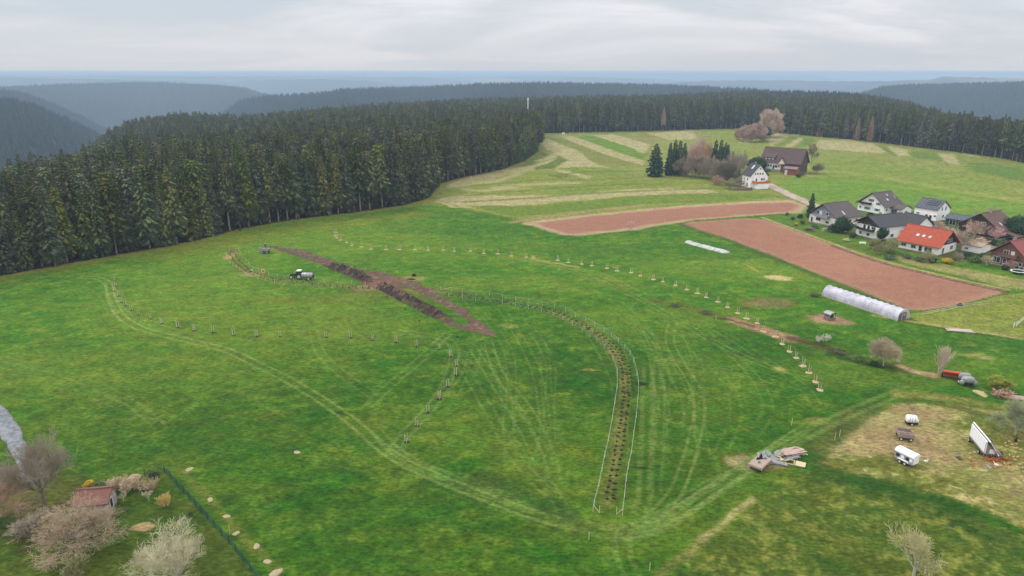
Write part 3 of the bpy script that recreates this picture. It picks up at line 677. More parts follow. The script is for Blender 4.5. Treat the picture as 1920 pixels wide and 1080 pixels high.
# dry, brownish and singular trees of the edges
for px, py, s_, k, lab in ((1222, 244, .95, 3, 'tall brown dead conifer, leftmost and most orange of the far woodland edge'), (1243, 246, .86, 3, 'thin brown dying conifer just right of the most orange one'),
                           (1524, 254, .9, 0, 'brown dying conifer left in the dry group behind the farmhouse'), (1535, 256, .82, 2, 'short brown dying conifer in the middle of the dry group behind the farmhouse'),
                           (1563, 258, .95, 0, 'tallest pale brown dying conifer of the far woodland edge behind the farmhouse'), (1606, 263, .84, 2, 'brownish conifer right of the tallest pale brown one'),
                           (1630, 266, .86, 0, 'rightmost brownish conifer in the far woodland edge')):
    x, y = G(px, py); put_tree(k, x, y, s_, rt.random()*6, lab, None, mats=MB_DEAD, name='dead_conifer', cat='dead conifer', sxy=.8)
for px, py, s_, k, lab in ((466, 424, 1.08, 3, 'tall pale green spruce standing out of the left woodland edge'), (104, 498, .98, 0, 'broad yellowish green spruce at the far left of the wood'), (300, 462, .8, 2, 'narrow yellow green spruce in the left woodland edge'), (556, 409, 1.0, 1, 'light green spruce in the middle of the left wood')):
    x, y = G(px, py); put_tree(k, x, y, s_, rt.random()*6, lab, None, mats=MB_NEEDLE_Y)
# ---- the mass of woodland behind: points that carry trees
def gn_scatter(name, pts, meshes, label, cat):
    me = bpy.data.meshes.new(name); P = np.array([p[:3] for p in pts], np.float32)
    me.vertices.add(len(P)); me.vertices.foreach_set('co', P.ravel())
    for an, col_, ty in (('sc', 3, 'FLOAT'), ('rz', 4, 'FLOAT'), ('kd', 5, 'INT')):
        a = me.attributes.new(an, ty, 'POINT'); a.data.foreach_set('value', np.array([p[col_] for p in pts], np.float32 if ty == 'FLOAT' else np.int32))
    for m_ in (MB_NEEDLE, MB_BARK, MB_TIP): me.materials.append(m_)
    o = bpy.data.objects.new(name, me); COL.objects.link(o); tag(o, label, cat, kind='stuff')
    g = bpy.data.node_groups.new(name, 'GeometryNodeTree')
    g.interface.new_socket('Geometry', in_out='INPUT', socket_type='NodeSocketGeometry'); g.interface.new_socket('Geometry', in_out='OUTPUT', socket_type='NodeSocketGeometry')
    gi, go = g.nodes.new('NodeGroupInput'), g.nodes.new('NodeGroupOutput')
    j = g.nodes.new('GeometryNodeJoinGeometry')
    mp_ = g.nodes.new('GeometryNodeMeshToPoints'); L(g, gi.outputs[0], mp_.inputs[0])
    def at(nm, ty):
        n_ = g.nodes.new('GeometryNodeInputNamedAttribute'); n_.data_type = ty; n_.inputs[0].default_value = nm; return n_
    ar, asc, ak = at('rz', 'FLOAT'), at('sc', 'FLOAT'), at('kd', 'INT')
    cx_ = g.nodes.new('ShaderNodeCombineXYZ'); L(g, ar.outputs[0], cx_.inputs[2])
    for i, mm in enumerate(meshes):
        po = bpy.data.objects.new(name+'_kind', mm)
        oi = g.nodes.new('GeometryNodeObjectInfo'); oi.inputs['Object'].default_value = po; oi.inputs['As Instance'].default_value = True
        eq = g.nodes.new('FunctionNodeCompare'); eq.data_type = 'INT'; eq.operation = 'EQUAL'; L(g, ak.outputs[0], eq.inputs[2]); eq.inputs[3].default_value = i
        ip = g.nodes.new('GeometryNodeInstanceOnPoints'); L(g, mp_.outputs[0], ip.inputs['Points']); L(g, eq.outputs[0], ip.inputs['Selection']); L(g, oi.outputs['Geometry'], ip.inputs['Instance'])
        L(g, cx_.outputs[0], ip.inputs['Rotation']); L(g, asc.outputs[0], ip.inputs['Scale']); L(g, ip.outputs[0], j.inputs[0])
    L(g, j.outputs[0], go.inputs[0])
    md = o.modifiers.new('trees', 'NODES'); md.node_group = g
    return o
full = [merged('tree_mass', p[4], p[5], MB_NEEDLE, MB_BARK) for p in protos]
def simple_tree(H, Rm, n, tiers, seed):
    r = random.Random(seed); mb = MB()
    for i in range(tiers):
        z0 = H*(.08+.80*i/tiers); z1 = min(H, z0+H*1.45/tiers); rr = Rm*(1-i/tiers*.85); vs = []
        for k in range(n):
            a = 6.283*k/n+i; q = rr*r.uniform(.7, 1.25); vs.append((math.cos(a)*q, math.sin(a)*q, z0+r.uniform(-.6, .6)))
        vs.append((r.uniform(-.2, .2), 0, z1)); mb.add(vs, [(k, (k+1) % n, n) for k in range(n)])
    return mb
def ok_pts(n, a0, a1, d0, d1, seed):
    g = np.random.default_rng(seed); a = g.uniform(a0, a1, n); d = np.sqrt(g.uniform(d0*d0, d1*d1, n)); return a, d
# visibility along each bearing, so that hidden slopes carry nothing
AG = np.radians(np.linspace(-44, 44, 360)); DG = np.geomspace(200, 9000, 420)
TG = (terrain(*np.meshgrid(AG, DG))-CAMZ+8)/DG[:, None]; RUN = np.maximum.accumulate(TG, 0)
def visible(a, d, z, h):
    i = np.clip(((a-AG[0])/(AG[1]-AG[0])).astype(int), 0, len(AG)-1); j = np.clip(np.searchsorted(DG, d)-2, 0, len(DG)-1)
    return (z+h-CAMZ)/d > RUN[j, i]
pts = []; cell = set((int(x//4), int(y//4)) for x, y in placed)
a, d = ok_pts(60000, R(-43), R(43), 230, 1250, 3)
z = terrain(a, d); ed = edgeD(a); keep = (d > ed+9) & (d < 1250) & visible(a, d, z, 32)
Rg = np.random.default_rng(9)
for ai, di, zi in zip(a[keep], d[keep], z[keep]):
    x, y = di*math.sin(ai), di*math.cos(ai); cs = 6.0 if di < 700 else 6.8
    key = (int(x//cs), int(y//cs), cs)
    if key in cell: continue
    cell.add(key)
    k = int(Rg.choice([0, 1, 2, 3, 4, 4, 4])); s_ = Rg.uniform(.72, 1.08)
    if 0.0 < x < 40 and 380 < di < 540: s_ *= .8
    pts.append((x, y, zi, s_, Rg.uniform(0, 6.28), k))
print('wood pts', len(pts))
gn_scatter('woodland', pts, full, 'dense dark conifer woodland behind the front rows of trees', 'woodland')
MB_FAR = mat('far_needles', S(40, 54, 44), .9, .3, .2, .1, objvar=.35)
low = [simple_tree(22, 4.2, 6, 4, 1).mesh('far_tree', MB_FAR), simple_tree(21, 4.2, 6, 3, 2).mesh('far_tree', MB_FAR), simple_tree(18, 4.8, 5, 2, 3).mesh('far_tree', MB_FAR)]
a, d = ok_pts(420000, R(-42), R(42), 1250, 5600, 4)
z = terrain(a, d); keep = visible(a, d, z, 22) & (Rg.random(len(a)) < np.clip(1.5-d/4500, .35, 1))
a, d, z = a[keep], d[keep], z[keep]
print('hill pts', len(a))
pts = [(di*math.sin(ai), di*math.cos(ai), zi, s_, r_, int(k)) for ai, di, zi, s_, r_, k in zip(a, d, z, Rg.uniform(.75, 1.15, len(a)), Rg.uniform(0, 6.28, len(a)), Rg.integers(0, 3, len(a)))]
gn_scatter('hill_woodland', pts, low, 'hazy blue wooded ridges and valley sides far away', 'woodland')
# ---------------------------------------------------------------- meadow: stakes, fences, pits, dug soil
M_STAKE = mat('pale_wood', S(206, 192, 160), .8, .10, 4)
M_WHITE = mat('white_paint', S(240, 240, 236, .95), .6, .04, 3)
M_SOIL = mat('dark_soil', S(44, 34, 28), .95, .35, 5, bump=.5)
M_MULCH = mat('wood_chips', S(188, 164, 128), .95, .18, 6, bump=.4)
M_STEM = mat('thin_stem', S(120, 104, 84), .9, .2, 6)
M_GREY = mat('grey_metal', S(150, 152, 150), .45, .10, 2, .5, .3)
M_DARK = mat('dark_rubber', S(34, 34, 34), .8, .1, 4)
M_RIM = mat('rim_paint', S(214, 212, 196), .5, .05, 4)
def heap_mb(rx, ry, h, seed, n=14, rings=4, rough=.3):
    r = random.Random(seed); mb = MB(); vs = [(0, 0, h)]; fs = []
    for j in range(1, rings+1):
        t = j/rings
        for i in range(n):
            a = 6.283*i/n; k = 1+r.uniform(-rough, rough)*(.5 if j < rings else .7)
            vs.append((math.cos(a)*rx*t*k, math.sin(a)*ry*t*k, h*(1-t*t)*r.uniform(1-rough, 1+rough)-(.04 if j == rings else 0)))
    for i in range(n): fs.append((0, 1+i, 1+(i+1) % n))
    for j in range(rings-1):
        for i in range(n): fs.append((1+j*n+i, 1+(j+1)*n+i, 1+(j+1)*n+(i+1) % n, 1+j*n+(i+1) % n))
    return mb.add(vs, fs)
def sapling(name, mulch_mat, rx, label, group, h, seed):
    e = empty(name, (0, 0, 0), 0, label, 'staked sapling', group)
    r = random.Random(seed)
    for k in range(3):
        a = 6.283*k/3+.5; lx, ly = r.uniform(-.05, .05), r.uniform(-.05, .05)
        MB().tube((math.cos(a)*.30, math.sin(a)*.30, -.2), (math.cos(a)*.28+lx, math.sin(a)*.28+ly, h+r.uniform(-.2, .12)), .055, .05, 6).build('stake', M_STAKE, e)
    st = MB().tube((0, 0, 0), (.03, 0, h+.35), .03, .008, 4)
    for k in range(6):
        a = k*2.4; z = h*.5+k*.18; st.tube((0, 0, z), (math.cos(a)*.3, math.sin(a)*.3, z+.3), .014, .0, 3)
    st.build('trunk', M_STEM, e)
    heap_mb(rx, rx*.8, .12, seed+3).build('mulch_ring', mulch_mat, e, True)
    return e
ROW_A = [(215, 527), (217, 537), (215, 546), (222, 555), (228, 567), (235, 573), (247, 582), (260, 591), (282, 598), (303, 607), (333, 614), (364, 620), (400, 623), (438, 629), (481, 631), (525, 631), (611, 632), (657, 633), (699, 638), (743, 642), (781, 650), (824, 655), (845, 669), (856, 686), (855, 704), (840, 725), (824, 748), (803, 773), (782, 799), (762, 829)]
ROW_B = [(630, 436), (629, 442), (632, 446), (639, 450), (650, 455), (660, 460), (678, 463), (696, 467), (724, 468), (749, 468), (778, 468), (803, 469), (831, 469), (852, 471), (882, 471), (907, 475), (934, 476), (959, 480), (987, 482), (1046, 488), (1066, 492), (1091, 495), (1110, 498), (1138, 503), (1157, 508), (1183, 511), (1201, 517), (1225, 524), (1243, 528), (1267, 535), (1288, 543), (1307.5, 550), (1324, 557.5), (1346, 566), (1364, 576), (1383, 587), (1400, 597), (1420, 606), (1431, 621), (1454, 631), (1467, 645), (1480, 659), (1493, 671), (1506, 686), (1517, 699), (1529, 716), (1537, 731)]
GA, GB = 'staked saplings with dark earth in the curved row on the left', 'staked saplings on pale mulch in the long row on the right'
pa = sapling('staked_sapling', M_SOIL, .62, 'sapling between pale stakes on dark earth, in the curved left row', GA, 1.75, 3)
pb = sapling('staked_sapling', M_MULCH, .92, 'sapling between pale stakes on a pale mulch disc, in the long right row', GB, 1.65, 8)
rs = random.Random(2)
for lst, pr, fl in ((ROW_A, pa, ('topmost sapling of the curved left row, crowded at its upper end', 'lowest sapling with dark earth, nearest the track junction')),
                    (ROW_B, pb, ('uppermost sapling of the long mulched row, near the wood', 'last sapling of the long mulched row, lowest by the dark bank'))):
    for i, p in enumerate(lst):
        x, y = G(*p); o = pr if i == 0 else copy_tree(pr)
        o.location = (x, y, 0); o.rotation_euler = (rs.uniform(-.03, .03), rs.uniform(-.03, .03), rs.random()*6.28); s_ = rs.uniform(.88, 1.1); o.scale = (s_, s_, s_)
        if i == len(lst)-1: o['label'] = fl[1]; del o['group']
pa['label'] = ROW_A and 'topmost staked sapling at the upper end of the curved left row'; del pa['group']
pb['label'] = 'uppermost staked sapling of the long mulched row, close to the woodland edge'; del pb['group']
# fences of pale posts and white wire round the planting strips
def post_fence(pts, label, h=1.25, wires=(1.15, .75, .4), wr=.012, gate_end=None, gate_start=None, cat='fence', post_r=.05, mat_=None, brk=()):
    P = [Vector((*G(*p), 0)) for p in pts]; b = P[len(P)//2]
    e = empty('post_fence', b, 0, label, cat)
    for i, p in enumerate(P):
        MB().tube(p-b-Vector((0, 0, .2)), p-b+Vector((0, 0, h*rs.uniform(.95, 1.05))), post_r, post_r*.9, 6).build('post', mat_ or M_STAKE, e)
    for k, z in enumerate(wires):
        mb = MB(); r_ = wr if isinstance(wr, (int, float)) else wr[k]
        for i, (a, c) in enumerate(zip(P, P[1:])):
            if i in brk: continue
            m = (a+c)/2-b+Vector((0, 0, z-.02)); mb.tube(a-b+Vector((0, 0, z)), m, r_, r_, 4, False); mb.tube(m, c-b+Vector((0, 0, z)), r_, r_, 4, False)
        mb.build('wire', mat('wire_grey', S(190, 190, 180)), e)
    for g in (gate_start, gate_end):
        if not g: continue
        q = Vector((*G(*g), 0)); p = min(P, key=lambda v: (v-q).length)
        MB().tube(q-b-Vector((0, 0, .2)), q-b+Vector((0, 0, h)), post_r, post_r*.9, 6).build('post', mat_ or M_STAKE, e)
        MB().tube(p-b+Vector((0, 0, h*.9)), q-b+Vector((0, 0, .12)), .05, .05, 6).build('brace', mat_ or M_STAKE, e)
    return e
LF = [(816, 553), (841, 557), (867, 559.5), (892, 565), (942, 570), (967, 575), (991, 580), (1015, 585), (1037, 593), (1055, 600), (1073, 611), (1092, 620), (1106, 631), (1119, 641), (1133, 653), (1142, 663), (1149, 676), (1157, 700), (1157, 729), (1153, 757), (1148, 789), (1141, 828), (1134, 858), (1129, 884), (1123, 913), (1114, 950), (1112, 960)]
RF = [(847, 545.5), (867, 549), (893, 555), (918, 554.5), (942, 559.5), (967, 563.5), (992, 568.5), (1017, 573), (1040, 578), (1060, 584), (1079, 594), (1098, 603), (1115, 613), (1132, 622.5), (1146, 632), (1159, 643), (1171, 654), (1181, 666), (1188, 680), (1194, 704), (1197, 722), (1196, 749), (1193, 783), (1188, 818), (1184, 851), (1178, 880), (1174, 902), (1171, 932), (1168, 957), (1167, 967)]
post_fence(LF, 'left fence of pale posts and white wire along the long curved planting strip', wr=(.016, .008, .008), gate_end=(1124, 962), gate_start=(812, 552))
post_fence(RF, 'right fence of pale posts and white wire along the long curved planting strip', wr=(.016, .008, .008), gate_end=(1156, 965), gate_start=(826, 544))
AF = [(425, 479), (426, 484), (427, 488), (431, 495), (437, 499), (443, 503), (450, 508), (459.5, 515), (470, 520), (483, 524), (498, 528), (515, 531), (533, 533.5), (553, 535), (576, 536.5), (598, 539), (624, 541), (651, 543.5), (678.5, 544), (704, 545)]
AF2 = [(430, 470), (442, 467), (448, 469), (450, 477), (456, 486), (461, 490), (467, 497), (475, 505), (486, 510), (504, 516), (520, 519), (550, 524), (580, 527), (608, 530), (633, 531), (659, 533), (685, 534.5)]
post_fence(AF, 'outer fence of pale posts round the hooked planting strip left of the dug soil', wr=.006, gate_end=(712, 536))
post_fence(AF2, 'inner fence of pale posts round the hooked planting strip left of the dug soil', wr=.006)
# planting pits: rows between the fences
def interp_line(pts, n):
    P = [Vector((*G(*p), 0)) for p in pts]; d = [0]
    for a, b in zip(P, P[1:]): d.append(d[-1]+(b-a).length)
    out = []
    for i in range(n):
        t = d[-1]*i/(n-1); k = max(j for j in range(len(d)) if d[j] <= t+1e-9); k = min(k, len(P)-2)
        out.append(P[k].lerp(P[k+1], (t-d[k])/(d[k+1]-d[k]+1e-9)))
    return out, d[-1]
pit_meshes = []
for k in range(3):
    mb = heap_mb(.46, .34, .13, 40+k, 10, 3, .35)
    mb.tube((0, 0, 0), (.03, .02, .75), .022, .006, 4)
    for q in range(4): mb.tube((0, 0, .25+q*.1), (math.cos(q*2)*.16, math.sin(q*2)*.16, .45+q*.1), .010, .0, 3)
    pit_meshes.append(mb.mesh('planting_pit', M_SOIL))
NP = 0
def pits(A, B, fr, n, label, group, i0=0, i1=None):
    global NP
    a, la = interp_line(A, n); b, lb = interp_line(B, n)
    for i in range(i0, i1 or n):
        for j, f in enumerate(fr):
            i2 = min(n-1, i+(1 if (j % 2 and rs.random() < .5) else 0)); p = a[i].lerp(b[i], f)
            if j % 2: p = (p+a[i2].lerp(b[i2], f))/2
            o = bpy.data.objects.new('planting_pit', rs.choice(pit_meshes)); COL.objects.link(o)
            o.location = (p.x+rs.uniform(-.12, .12), p.y+rs.uniform(-.12, .12), 0); o.rotation_euler = (0, 0, rs.random()*6.28); s_ = rs.uniform(.8, 1.15); o.scale = (s_, s_, s_)
            tag(o, label, 'planting pit', group); NP += 1
pits([(835, 556)]+LF[2:-2]+[(1119, 935)], [(842, 547)]+RF[1:-3]+[(1171, 935)], (.30, .52, .70), 66, 'dark planting pit with a thin seedling inside the long curved fenced strip', 'planting pits in the long curved fenced strip', 0, 46)
pits([(835, 556)]+LF[2:-2]+[(1119, 935)], [(842, 547)]+RF[1:-3]+[(1171, 935)], (.36, .60), 78, 'dark planting pit with a thin seedling inside the long curved fenced strip', 'planting pits in the long curved fenced strip', 54, 78)
pits(AF, AF2+[(704, 536)], (.35, .65), 40, 'dark planting pit inside the hooked fenced strip left of the dug soil', 'planting pits in the hooked fenced strip', 1)
print('pits', NP)
# strip of dug soil
def soil_strip():
    cl = smooth_line(GP([(503, 461), (560, 474), (620, 494), (660, 507), (705, 521), (750, 537), (800, 562), (850, 591), (885, 612), (930, 632)]), 10)
    P = np.array(cl); seg = np.hypot(*np.diff(P, axis=0).T); s = np.concatenate([[0], np.cumsum(seg)]); Lt = s[-1]
    nu, nv = int(Lt/.35), 64; U = np.linspace(0, Lt, nu); px_ = np.interp(U, s, P[:, 0]); py_ = np.interp(U, s, P[:, 1])
    tx = np.gradient(px_); ty = np.gradient(py_); l = np.hypot(tx, ty); nx, ny = ty/l, -tx/l       # + towards the camera side
    V = np.linspace(-11, 11, nv); UU, VV = np.meshgrid(U, V, indexing='ij')
    X = px_[:, None]+nx[:, None]*VV; Y = py_[:, None]+ny[:, None]*VV; u = UU/Lt
    big = fbm(X, Y, 3.2, 4, 201); fine = fbm(X, Y, .8, 3, 202); rag = (big-.5)*4.6+(fine-.5)*3.4+(fbm(X, Y, 8.0, 3, 231)-.5)*3.0
    W = np.interp(u, [0, .1, .3, .42, .52, .60, .68, .80, .92, 1], [1.2, 3.4, 3.6, 4.6, 6.6, 6.4, 6.8, 6.2, 4.0, .6])
    off = np.interp(u, [0, .3, .5, .62, .75, 1], [0, .2, .6, .5, .4, 0])
    m = sstep(0, 1.0, W-np.abs(VV-off+rag*.35)+rag*.3)
    lane = np.abs(VV+np.interp(u, [.5, .6, .8, 1], [0, 3.2, 3.0, .6])); dark = np.abs(VV-np.interp(u, [.2, .45, .55, .66, .8, 1], [2.2, 3.0, 5.0, 5.4, 4.6, 1]))
    gap = sstep(.60, .66, u)*sstep(.93, .86, u)*sstep(2.4, 1.2, np.abs(VV-np.interp(u, [.6, .8, 1], [1.0, .8, .2])+rag*.45))
    m = m*(1-gap)
    dk = (sstep(.28, .36, u)*sstep(.53, .50, u)*sstep(2.6, .8, dark)+sstep(.55, .58, u)*sstep(.90, .80, u)*sstep(2.9, 1.2, dark+rag*.3))
    dk = np.clip(dk, 0, 1)*np.clip(.25+1.6*big, 0, 1)
    Zh = m*(.05+.10*fine)+sstep(0, 3.0, W-np.abs(VV-off+rag*.35)+rag*.3)*dk*(.55+1.3*fine+.8*big)+m*(fine-.4)*.18+(m-1)*.25
    c = np.array(S(128, 96, 80))*np.ones(X.shape+(1,)); 
    def sc_(mm, rgb):
        nonlocal c; mm = np.clip(mm, 0, 1)[..., None]; c = c*(1-mm)+np.array(rgb)*mm
    sc_(sstep(.45, .7, fbm(X, Y, 5, 3, 207))*.5, S(150, 112, 94)); sc_(sstep(.5, .3, fine)*.6, S(104, 72, 62)); sc_(sstep(.55, .72, fbm(X*1.3, Y, 2.2, 3, 209))*.6, S(112, 112, 68))
    sc_(sstep(.30, .12, u)*.5, S(112, 84, 76))
    sc_(dk*1.5, S(54, 40, 34)); sc_(dk*sstep(.54, .64, fine)*.8, S(92, 70, 56)); sc_(dk*sstep(.60, .72, fbm(X, Y, 1.6, 3, 210)), S(150, 116, 100)); sc_(sstep(.66, .76, fbm(X, Y, 1.1, 2, 213))*.8, S(182, 150, 128))
    sc_(sstep(.50, .54, u)*sstep(.585, .56, u)*.8*sstep(.3, .6, big+.2), S(168, 118, 98))
    sc_(sstep(.88, 1, u)*.5, S(160, 130, 108)); sc_(sstep(.60, .68, fbm(X, Y, 1.7, 3, 214))*.85, S(96, 128, 58)); sc_(sstep(.4, .62, fbm(X, Y, .7, 3, 219))*.45, S(86, 62, 52)); c = c*np.array((.52, .45, .38))
    idx = np.arange(nu*nv).reshape(nu, nv); q = np.stack([idx[:-1, :-1], idx[:-1, 1:], idx[1:, 1:], idx[1:, :-1]], -1).reshape(-1, 4)
    keep = (m.ravel()[q] > .02).any(1); q = q[keep]; used, inv = np.unique(q, return_inverse=True); q = inv.reshape(-1, 4)
    me = bpy.data.meshes.new('dug_soil'); vs = np.stack([X, Y, Zh], -1).reshape(-1, 3)[used]
    me.from_pydata(vs.tolist(), [], q.tolist()); at = me.color_attributes.new('albedo', 'FLOAT_COLOR', 'POINT')
    at.data.foreach_set('color', np.concatenate([c.reshape(-1, 3)[used], np.ones((len(used), 1))], 1).astype(np.float32).ravel())
    mt = bpy.data.materials.new('dug_earth'); mt.use_nodes = True; t = mt.node_tree; b = t.nodes['Principled BSDF']
    a = N(t, 'ShaderNodeVertexColor', layer_name='albedo'); nz = N(t, 'ShaderNodeTexNoise'); nz.inputs['Scale'].default_value = 2.2; nz.inputs['Detail'].default_value = 5
    co = N(t, 'ShaderNodeTexCoord'); L(t, co.outputs['Object'], nz.inputs['Vector'])
    L(t, mixc(t, 1.0, a.outputs[0], ramp(t, [(.3, .65), (.7, 1.35)], nz.outputs[0]).outputs[0], 'MULTIPLY'), b.inputs['Base Color']); b.inputs['Roughness'].default_value = .95
    me.materials.append(mt); me.update()
    o = bpy.data.objects.new('dug_soil', me); COL.objects.link(o); tag(o, 'long strip of dug brown and black soil crossing the meadow', kind='structure')
soil_strip()
def heap(px, py, rx, ry, h, m, name, label, cat, group=None, seed=1):
    x, y = G(px, py); o = heap_mb(rx, ry, h, seed, 16, 4, .3).build(name, m, None, True, (x, y, 0)); o.rotation_euler[2] = seed; return tag(o, label, cat, group)
M_SAND = mat('sandy_earth', S(176, 158, 126), .95, .18, 5, bump=.5)
for i, (a, b, s_) in enumerate([(355, 880, 1), (394, 937, .9), (425, 968, .85), (443, 1000, .85), (481, 1024, .9), (502, 1053, .85), (518, 1074, 1.3)]):
    heap(a, b, .72*s_, .5*s_, .20*s_, M_SAND, 'earth_heap', 'small sandy heap in the line beside the green mesh fence', 'earth heap', 'sandy heaps in line beside the green mesh fence', i+1)
heap(557, 848, .7, .5, .16, M_SAND, 'earth_heap', 'small sandy heap alone in the open lower left meadow', 'earth heap', None, 12)
heap(1236, 721-2, .1, .1, .02, M_SOIL, 'soil_clod', 'tiny dark soil clod right of the fenced strip', 'soil clod', None, 3) if False else None
heap(776, 517, 1.2, .8, .7, M_SOIL, 'soil_heap', 'small dark soil heap just above the crossing of the dug strip', 'soil heap', None, 5)
heap(772, 524, 1.6, .5, .35, M_SOIL, 'soil_heap', 'low dark soil ridge beside the crossing of the dug strip', 'soil heap', None, 6)
heap(748, 553, 2.2, 1.4, .9, M_SOIL, 'soil_heap', 'rounded black soil mound in the middle of the dug strip', 'soil heap', None, 7)
# single marker posts
for a, b, lab in ((1104, 1013, 'lone thin post below the lower end of the fenced strip'), (1218, 1070, 'lone thin post at the bottom edge of the meadow'), (431, 1001, 'thin leaning post beside the green mesh fence'), (1484, 797, 'lone thin post above the timber pile'),
                  (1565, 824, 'left one of two thin posts at the edge of the hen paddock'), (1574, 818, 'right one of two thin posts at the edge of the hen paddock'), (1342, 600, 'thin post on the weedy bank'), (962, 411, 'thin post at the left corner of the mown meadow'), (1085, 400, 'thin post behind the narrow ploughed field'), (1246, 420, 'thin post on the lower edge of the narrow ploughed field')):
    x, y = G(a, b); tag(MB().tube((0, 0, -.2), (rs.uniform(-.1, .1), 0, 1.3), .05, .04, 6).build('marker_post', M_STAKE, None, False, (x, y, 0)), lab, 'post')
# ---------------------------------------------------------------- vehicles and people
def wheel(parent, x, y, r, w_, axis='y', rim=None):
    t_ = MB().lathe([(r*.55, -w_/2), (r*.92, -w_/2), (r, -w_*.3), (r, w_*.3), (r*.92, w_/2), (r*.55, w_/2)], 18, (0, 0, 0), ax=axis)
    o = t_.build('wheel', M_DARK, parent, loc=(x, y, r)); MB().lathe([(r*.12, -w_*.55), (r*.56, -w_*.52), (r*.56, w_*.52), (r*.12, w_*.55)], 14, ax=axis).build('rim', rim or M_RIM, o)
def facing(p1, p2):
    a, b = G(*p1), G(*p2); return math.atan2(b[1]-a[1], b[0]-a[0]), math.hypot(b[0]-a[0], b[1]-a[1]), ((a[0]+b[0])/2, (a[1]+b[1])/2)
M_BODY = mat('dark_green_paint', S(48, 60, 52), .4, .1, 2, .5); M_GLASS = mat('dark_glass', S(48, 56, 62), .12, .05, 2, .6); M_CREAM = mat('cream_paint', S(236, 234, 214), .5, .04, 2)
M_TANK = mat('galvanised', S(168, 168, 168), .4, .08, 1.5, .5, .35); M_TANKD = mat('galvanised_dull', S(134, 128, 128), .5, .1, 1.5, .4, .3)
def rounded_body(x0, x1, w_, z0, z1, k=.12):
    return [(x0, z0), (x1, z0), (x1, z1-k), (x1-k, z1), (x0+k, z1), (x0, z1-k)]
x, y = G(557, 522); tr = empty('tractor', (x, y, 0), R(176), 'dark tractor with pale cab roof pulling the grey tank on the meadow', 'tractor')
MB().prism([(-.2, .75), (2.0, .75), (2.05, 1.15), (1.9, 1.45), (-.2, 1.6)], -.38, .38).build('bonnet', M_BODY, tr)
MB().box((-.3, 0, .85), (2.4, .5, .5)).build('chassis', M_DARK, tr)
cb = MB().prism([(-1.35, 1.15), (-.2, 1.15), (-.05, 1.9), (-.25, 2.45), (-1.25, 2.45), (-1.45, 1.9)], -.72, .72).build('cab', M_GLASS, tr)
for sx_ in (-1.28, -.22):
    for sy_ in (-.73, .73): MB().box((sx_, sy_, 1.8), (.07, .05, 1.35)).build('pillar', M_BODY, cb)
MB().prism([(-1.5, 2.45), (-.05, 2.45), (-.12, 2.6), (-.4, 2.66), (-1.3, 2.66), (-1.5, 2.58)], -.82, .82).build('roof', M_CREAM, tr)
for sy_ in (-.85, .85):
    wheel(tr, -1.0, sy_, .85, .48); wheel(tr, 1.45, sy_*.92, .58, .36)
    MB().prism([(-1.95, 1.35), (-1.5, 1.8), (-.6, 1.8), (-.15, 1.35), (-.3, 1.32), (-.65, 1.68), (-1.45, 1.68), (-1.8, 1.3)], sy_-.28, sy_+.28).build('mudguard', M_BODY, tr)
    MB().box((2.02, sy_*.28, 1.2), (.06, .16, .14)).build('headlight', M_CREAM, tr)
MB().tube((1.1, .25, 1.4), (1.1, .25, 2.3), .05, .05, 8).build('exhaust', M_DARK, tr)
x, y = G(577, 524); tk = empty('tank_trailer', (x, y, 0), R(-5), 'grey cylindrical slurry tank trailer behind the tractor', 'tank trailer')
MB().lathe([(.2, -2.0), (.8, -1.95), (.98, -1.7), (1.0, 0), (.98, 1.7), (.8, 1.95), (.2, 2.0)], 20, (0, 0, 1.55), ax='x').build('tank', M_TANK, tk, True)
for xx in (-1.2, 0, 1.2): MB().lathe([(1.0, xx-.06), (1.03, xx-.06), (1.03, xx+.06), (1.0, xx+.06)], 20, (0, 0, 1.55), ax='x').build('hoop', M_TANKD, tk)
MB().box((-.3, 0, .62), (4.6, .8, .18)).box((-2.9, 0, .6), (1.3, .12, .12)).build('drawbar', M_TANKD, tk)
for sy_ in (-.95, .95): wheel(tk, .7, sy_, .6, .4)
MB().box((2.2, 0, 1.3), (.25, .8, 1.0)).build('spreader', M_DARK, tk); tk.scale = (.86, .86, .86)
# a small tipping trailer with a worker behind it
x, y = G(498, 474); tp = empty('tipping_trailer', (x, y, 0), R(-4), 'small pale grey open trailer at the upper end of the dug soil strip', 'trailer')
MB().prism([(-1.5, .8), (1.4, .8), (1.6, 1.5), (-1.6, 1.5)], -.9, .9).build('tipping_body', M_TANK, tp)
MB().box((0, 0, 1.52), (3.2, .05, .1)).box((0, .88, 1.55), (3.3, .06, .14)).box((0, -.88, 1.55), (3.3, .06, .14)).build('side_rail', M_TANKD, tp)
MB().prism([(-1.9, .9), (-1.6, .9), (-1.65, 1.9), (-1.95, 1.9)], -.85, .85).build('tailboard', M_TANK, tp)
MB().box((0, 0, .66), (2.6, .9, .16)).build('chassis', M_DARK, tp)
for sx_ in (-.8, .9):
    for sy_ in (-.8, .8): wheel(tp, sx_, sy_, .36, .26)
M_SKIN = mat('skin', S(196, 152, 126), .6, .04, 4); M_CLOTH = {}
def cloth(nm, c): return mat(nm+'_cloth', S(*c), .9, .08, 6)
def skin_obj(name, pts, edges, rad, m, parent=None, loc=None):
    me = bpy.data.meshes.new(name); me.from_pydata([tuple(p) for p in pts], edges, []); me.materials.append(m)
    o = bpy.data.objects.new(name, me); COL.objects.link(o)
    md = o.modifiers.new('skin', 'SKIN'); sv = me.skin_vertices[0].data
    for i, r_ in enumerate(rad): sv[i].radius = (r_, r_) if isinstance(r_, (int, float)) else r_
    sv[0].use_root = True
    s2 = o.modifiers.new('sub', 'SUBSURF'); s2.levels = 1; s2.render_levels = 1
    if parent: o.parent = parent
    if loc: o.location = loc
    return o
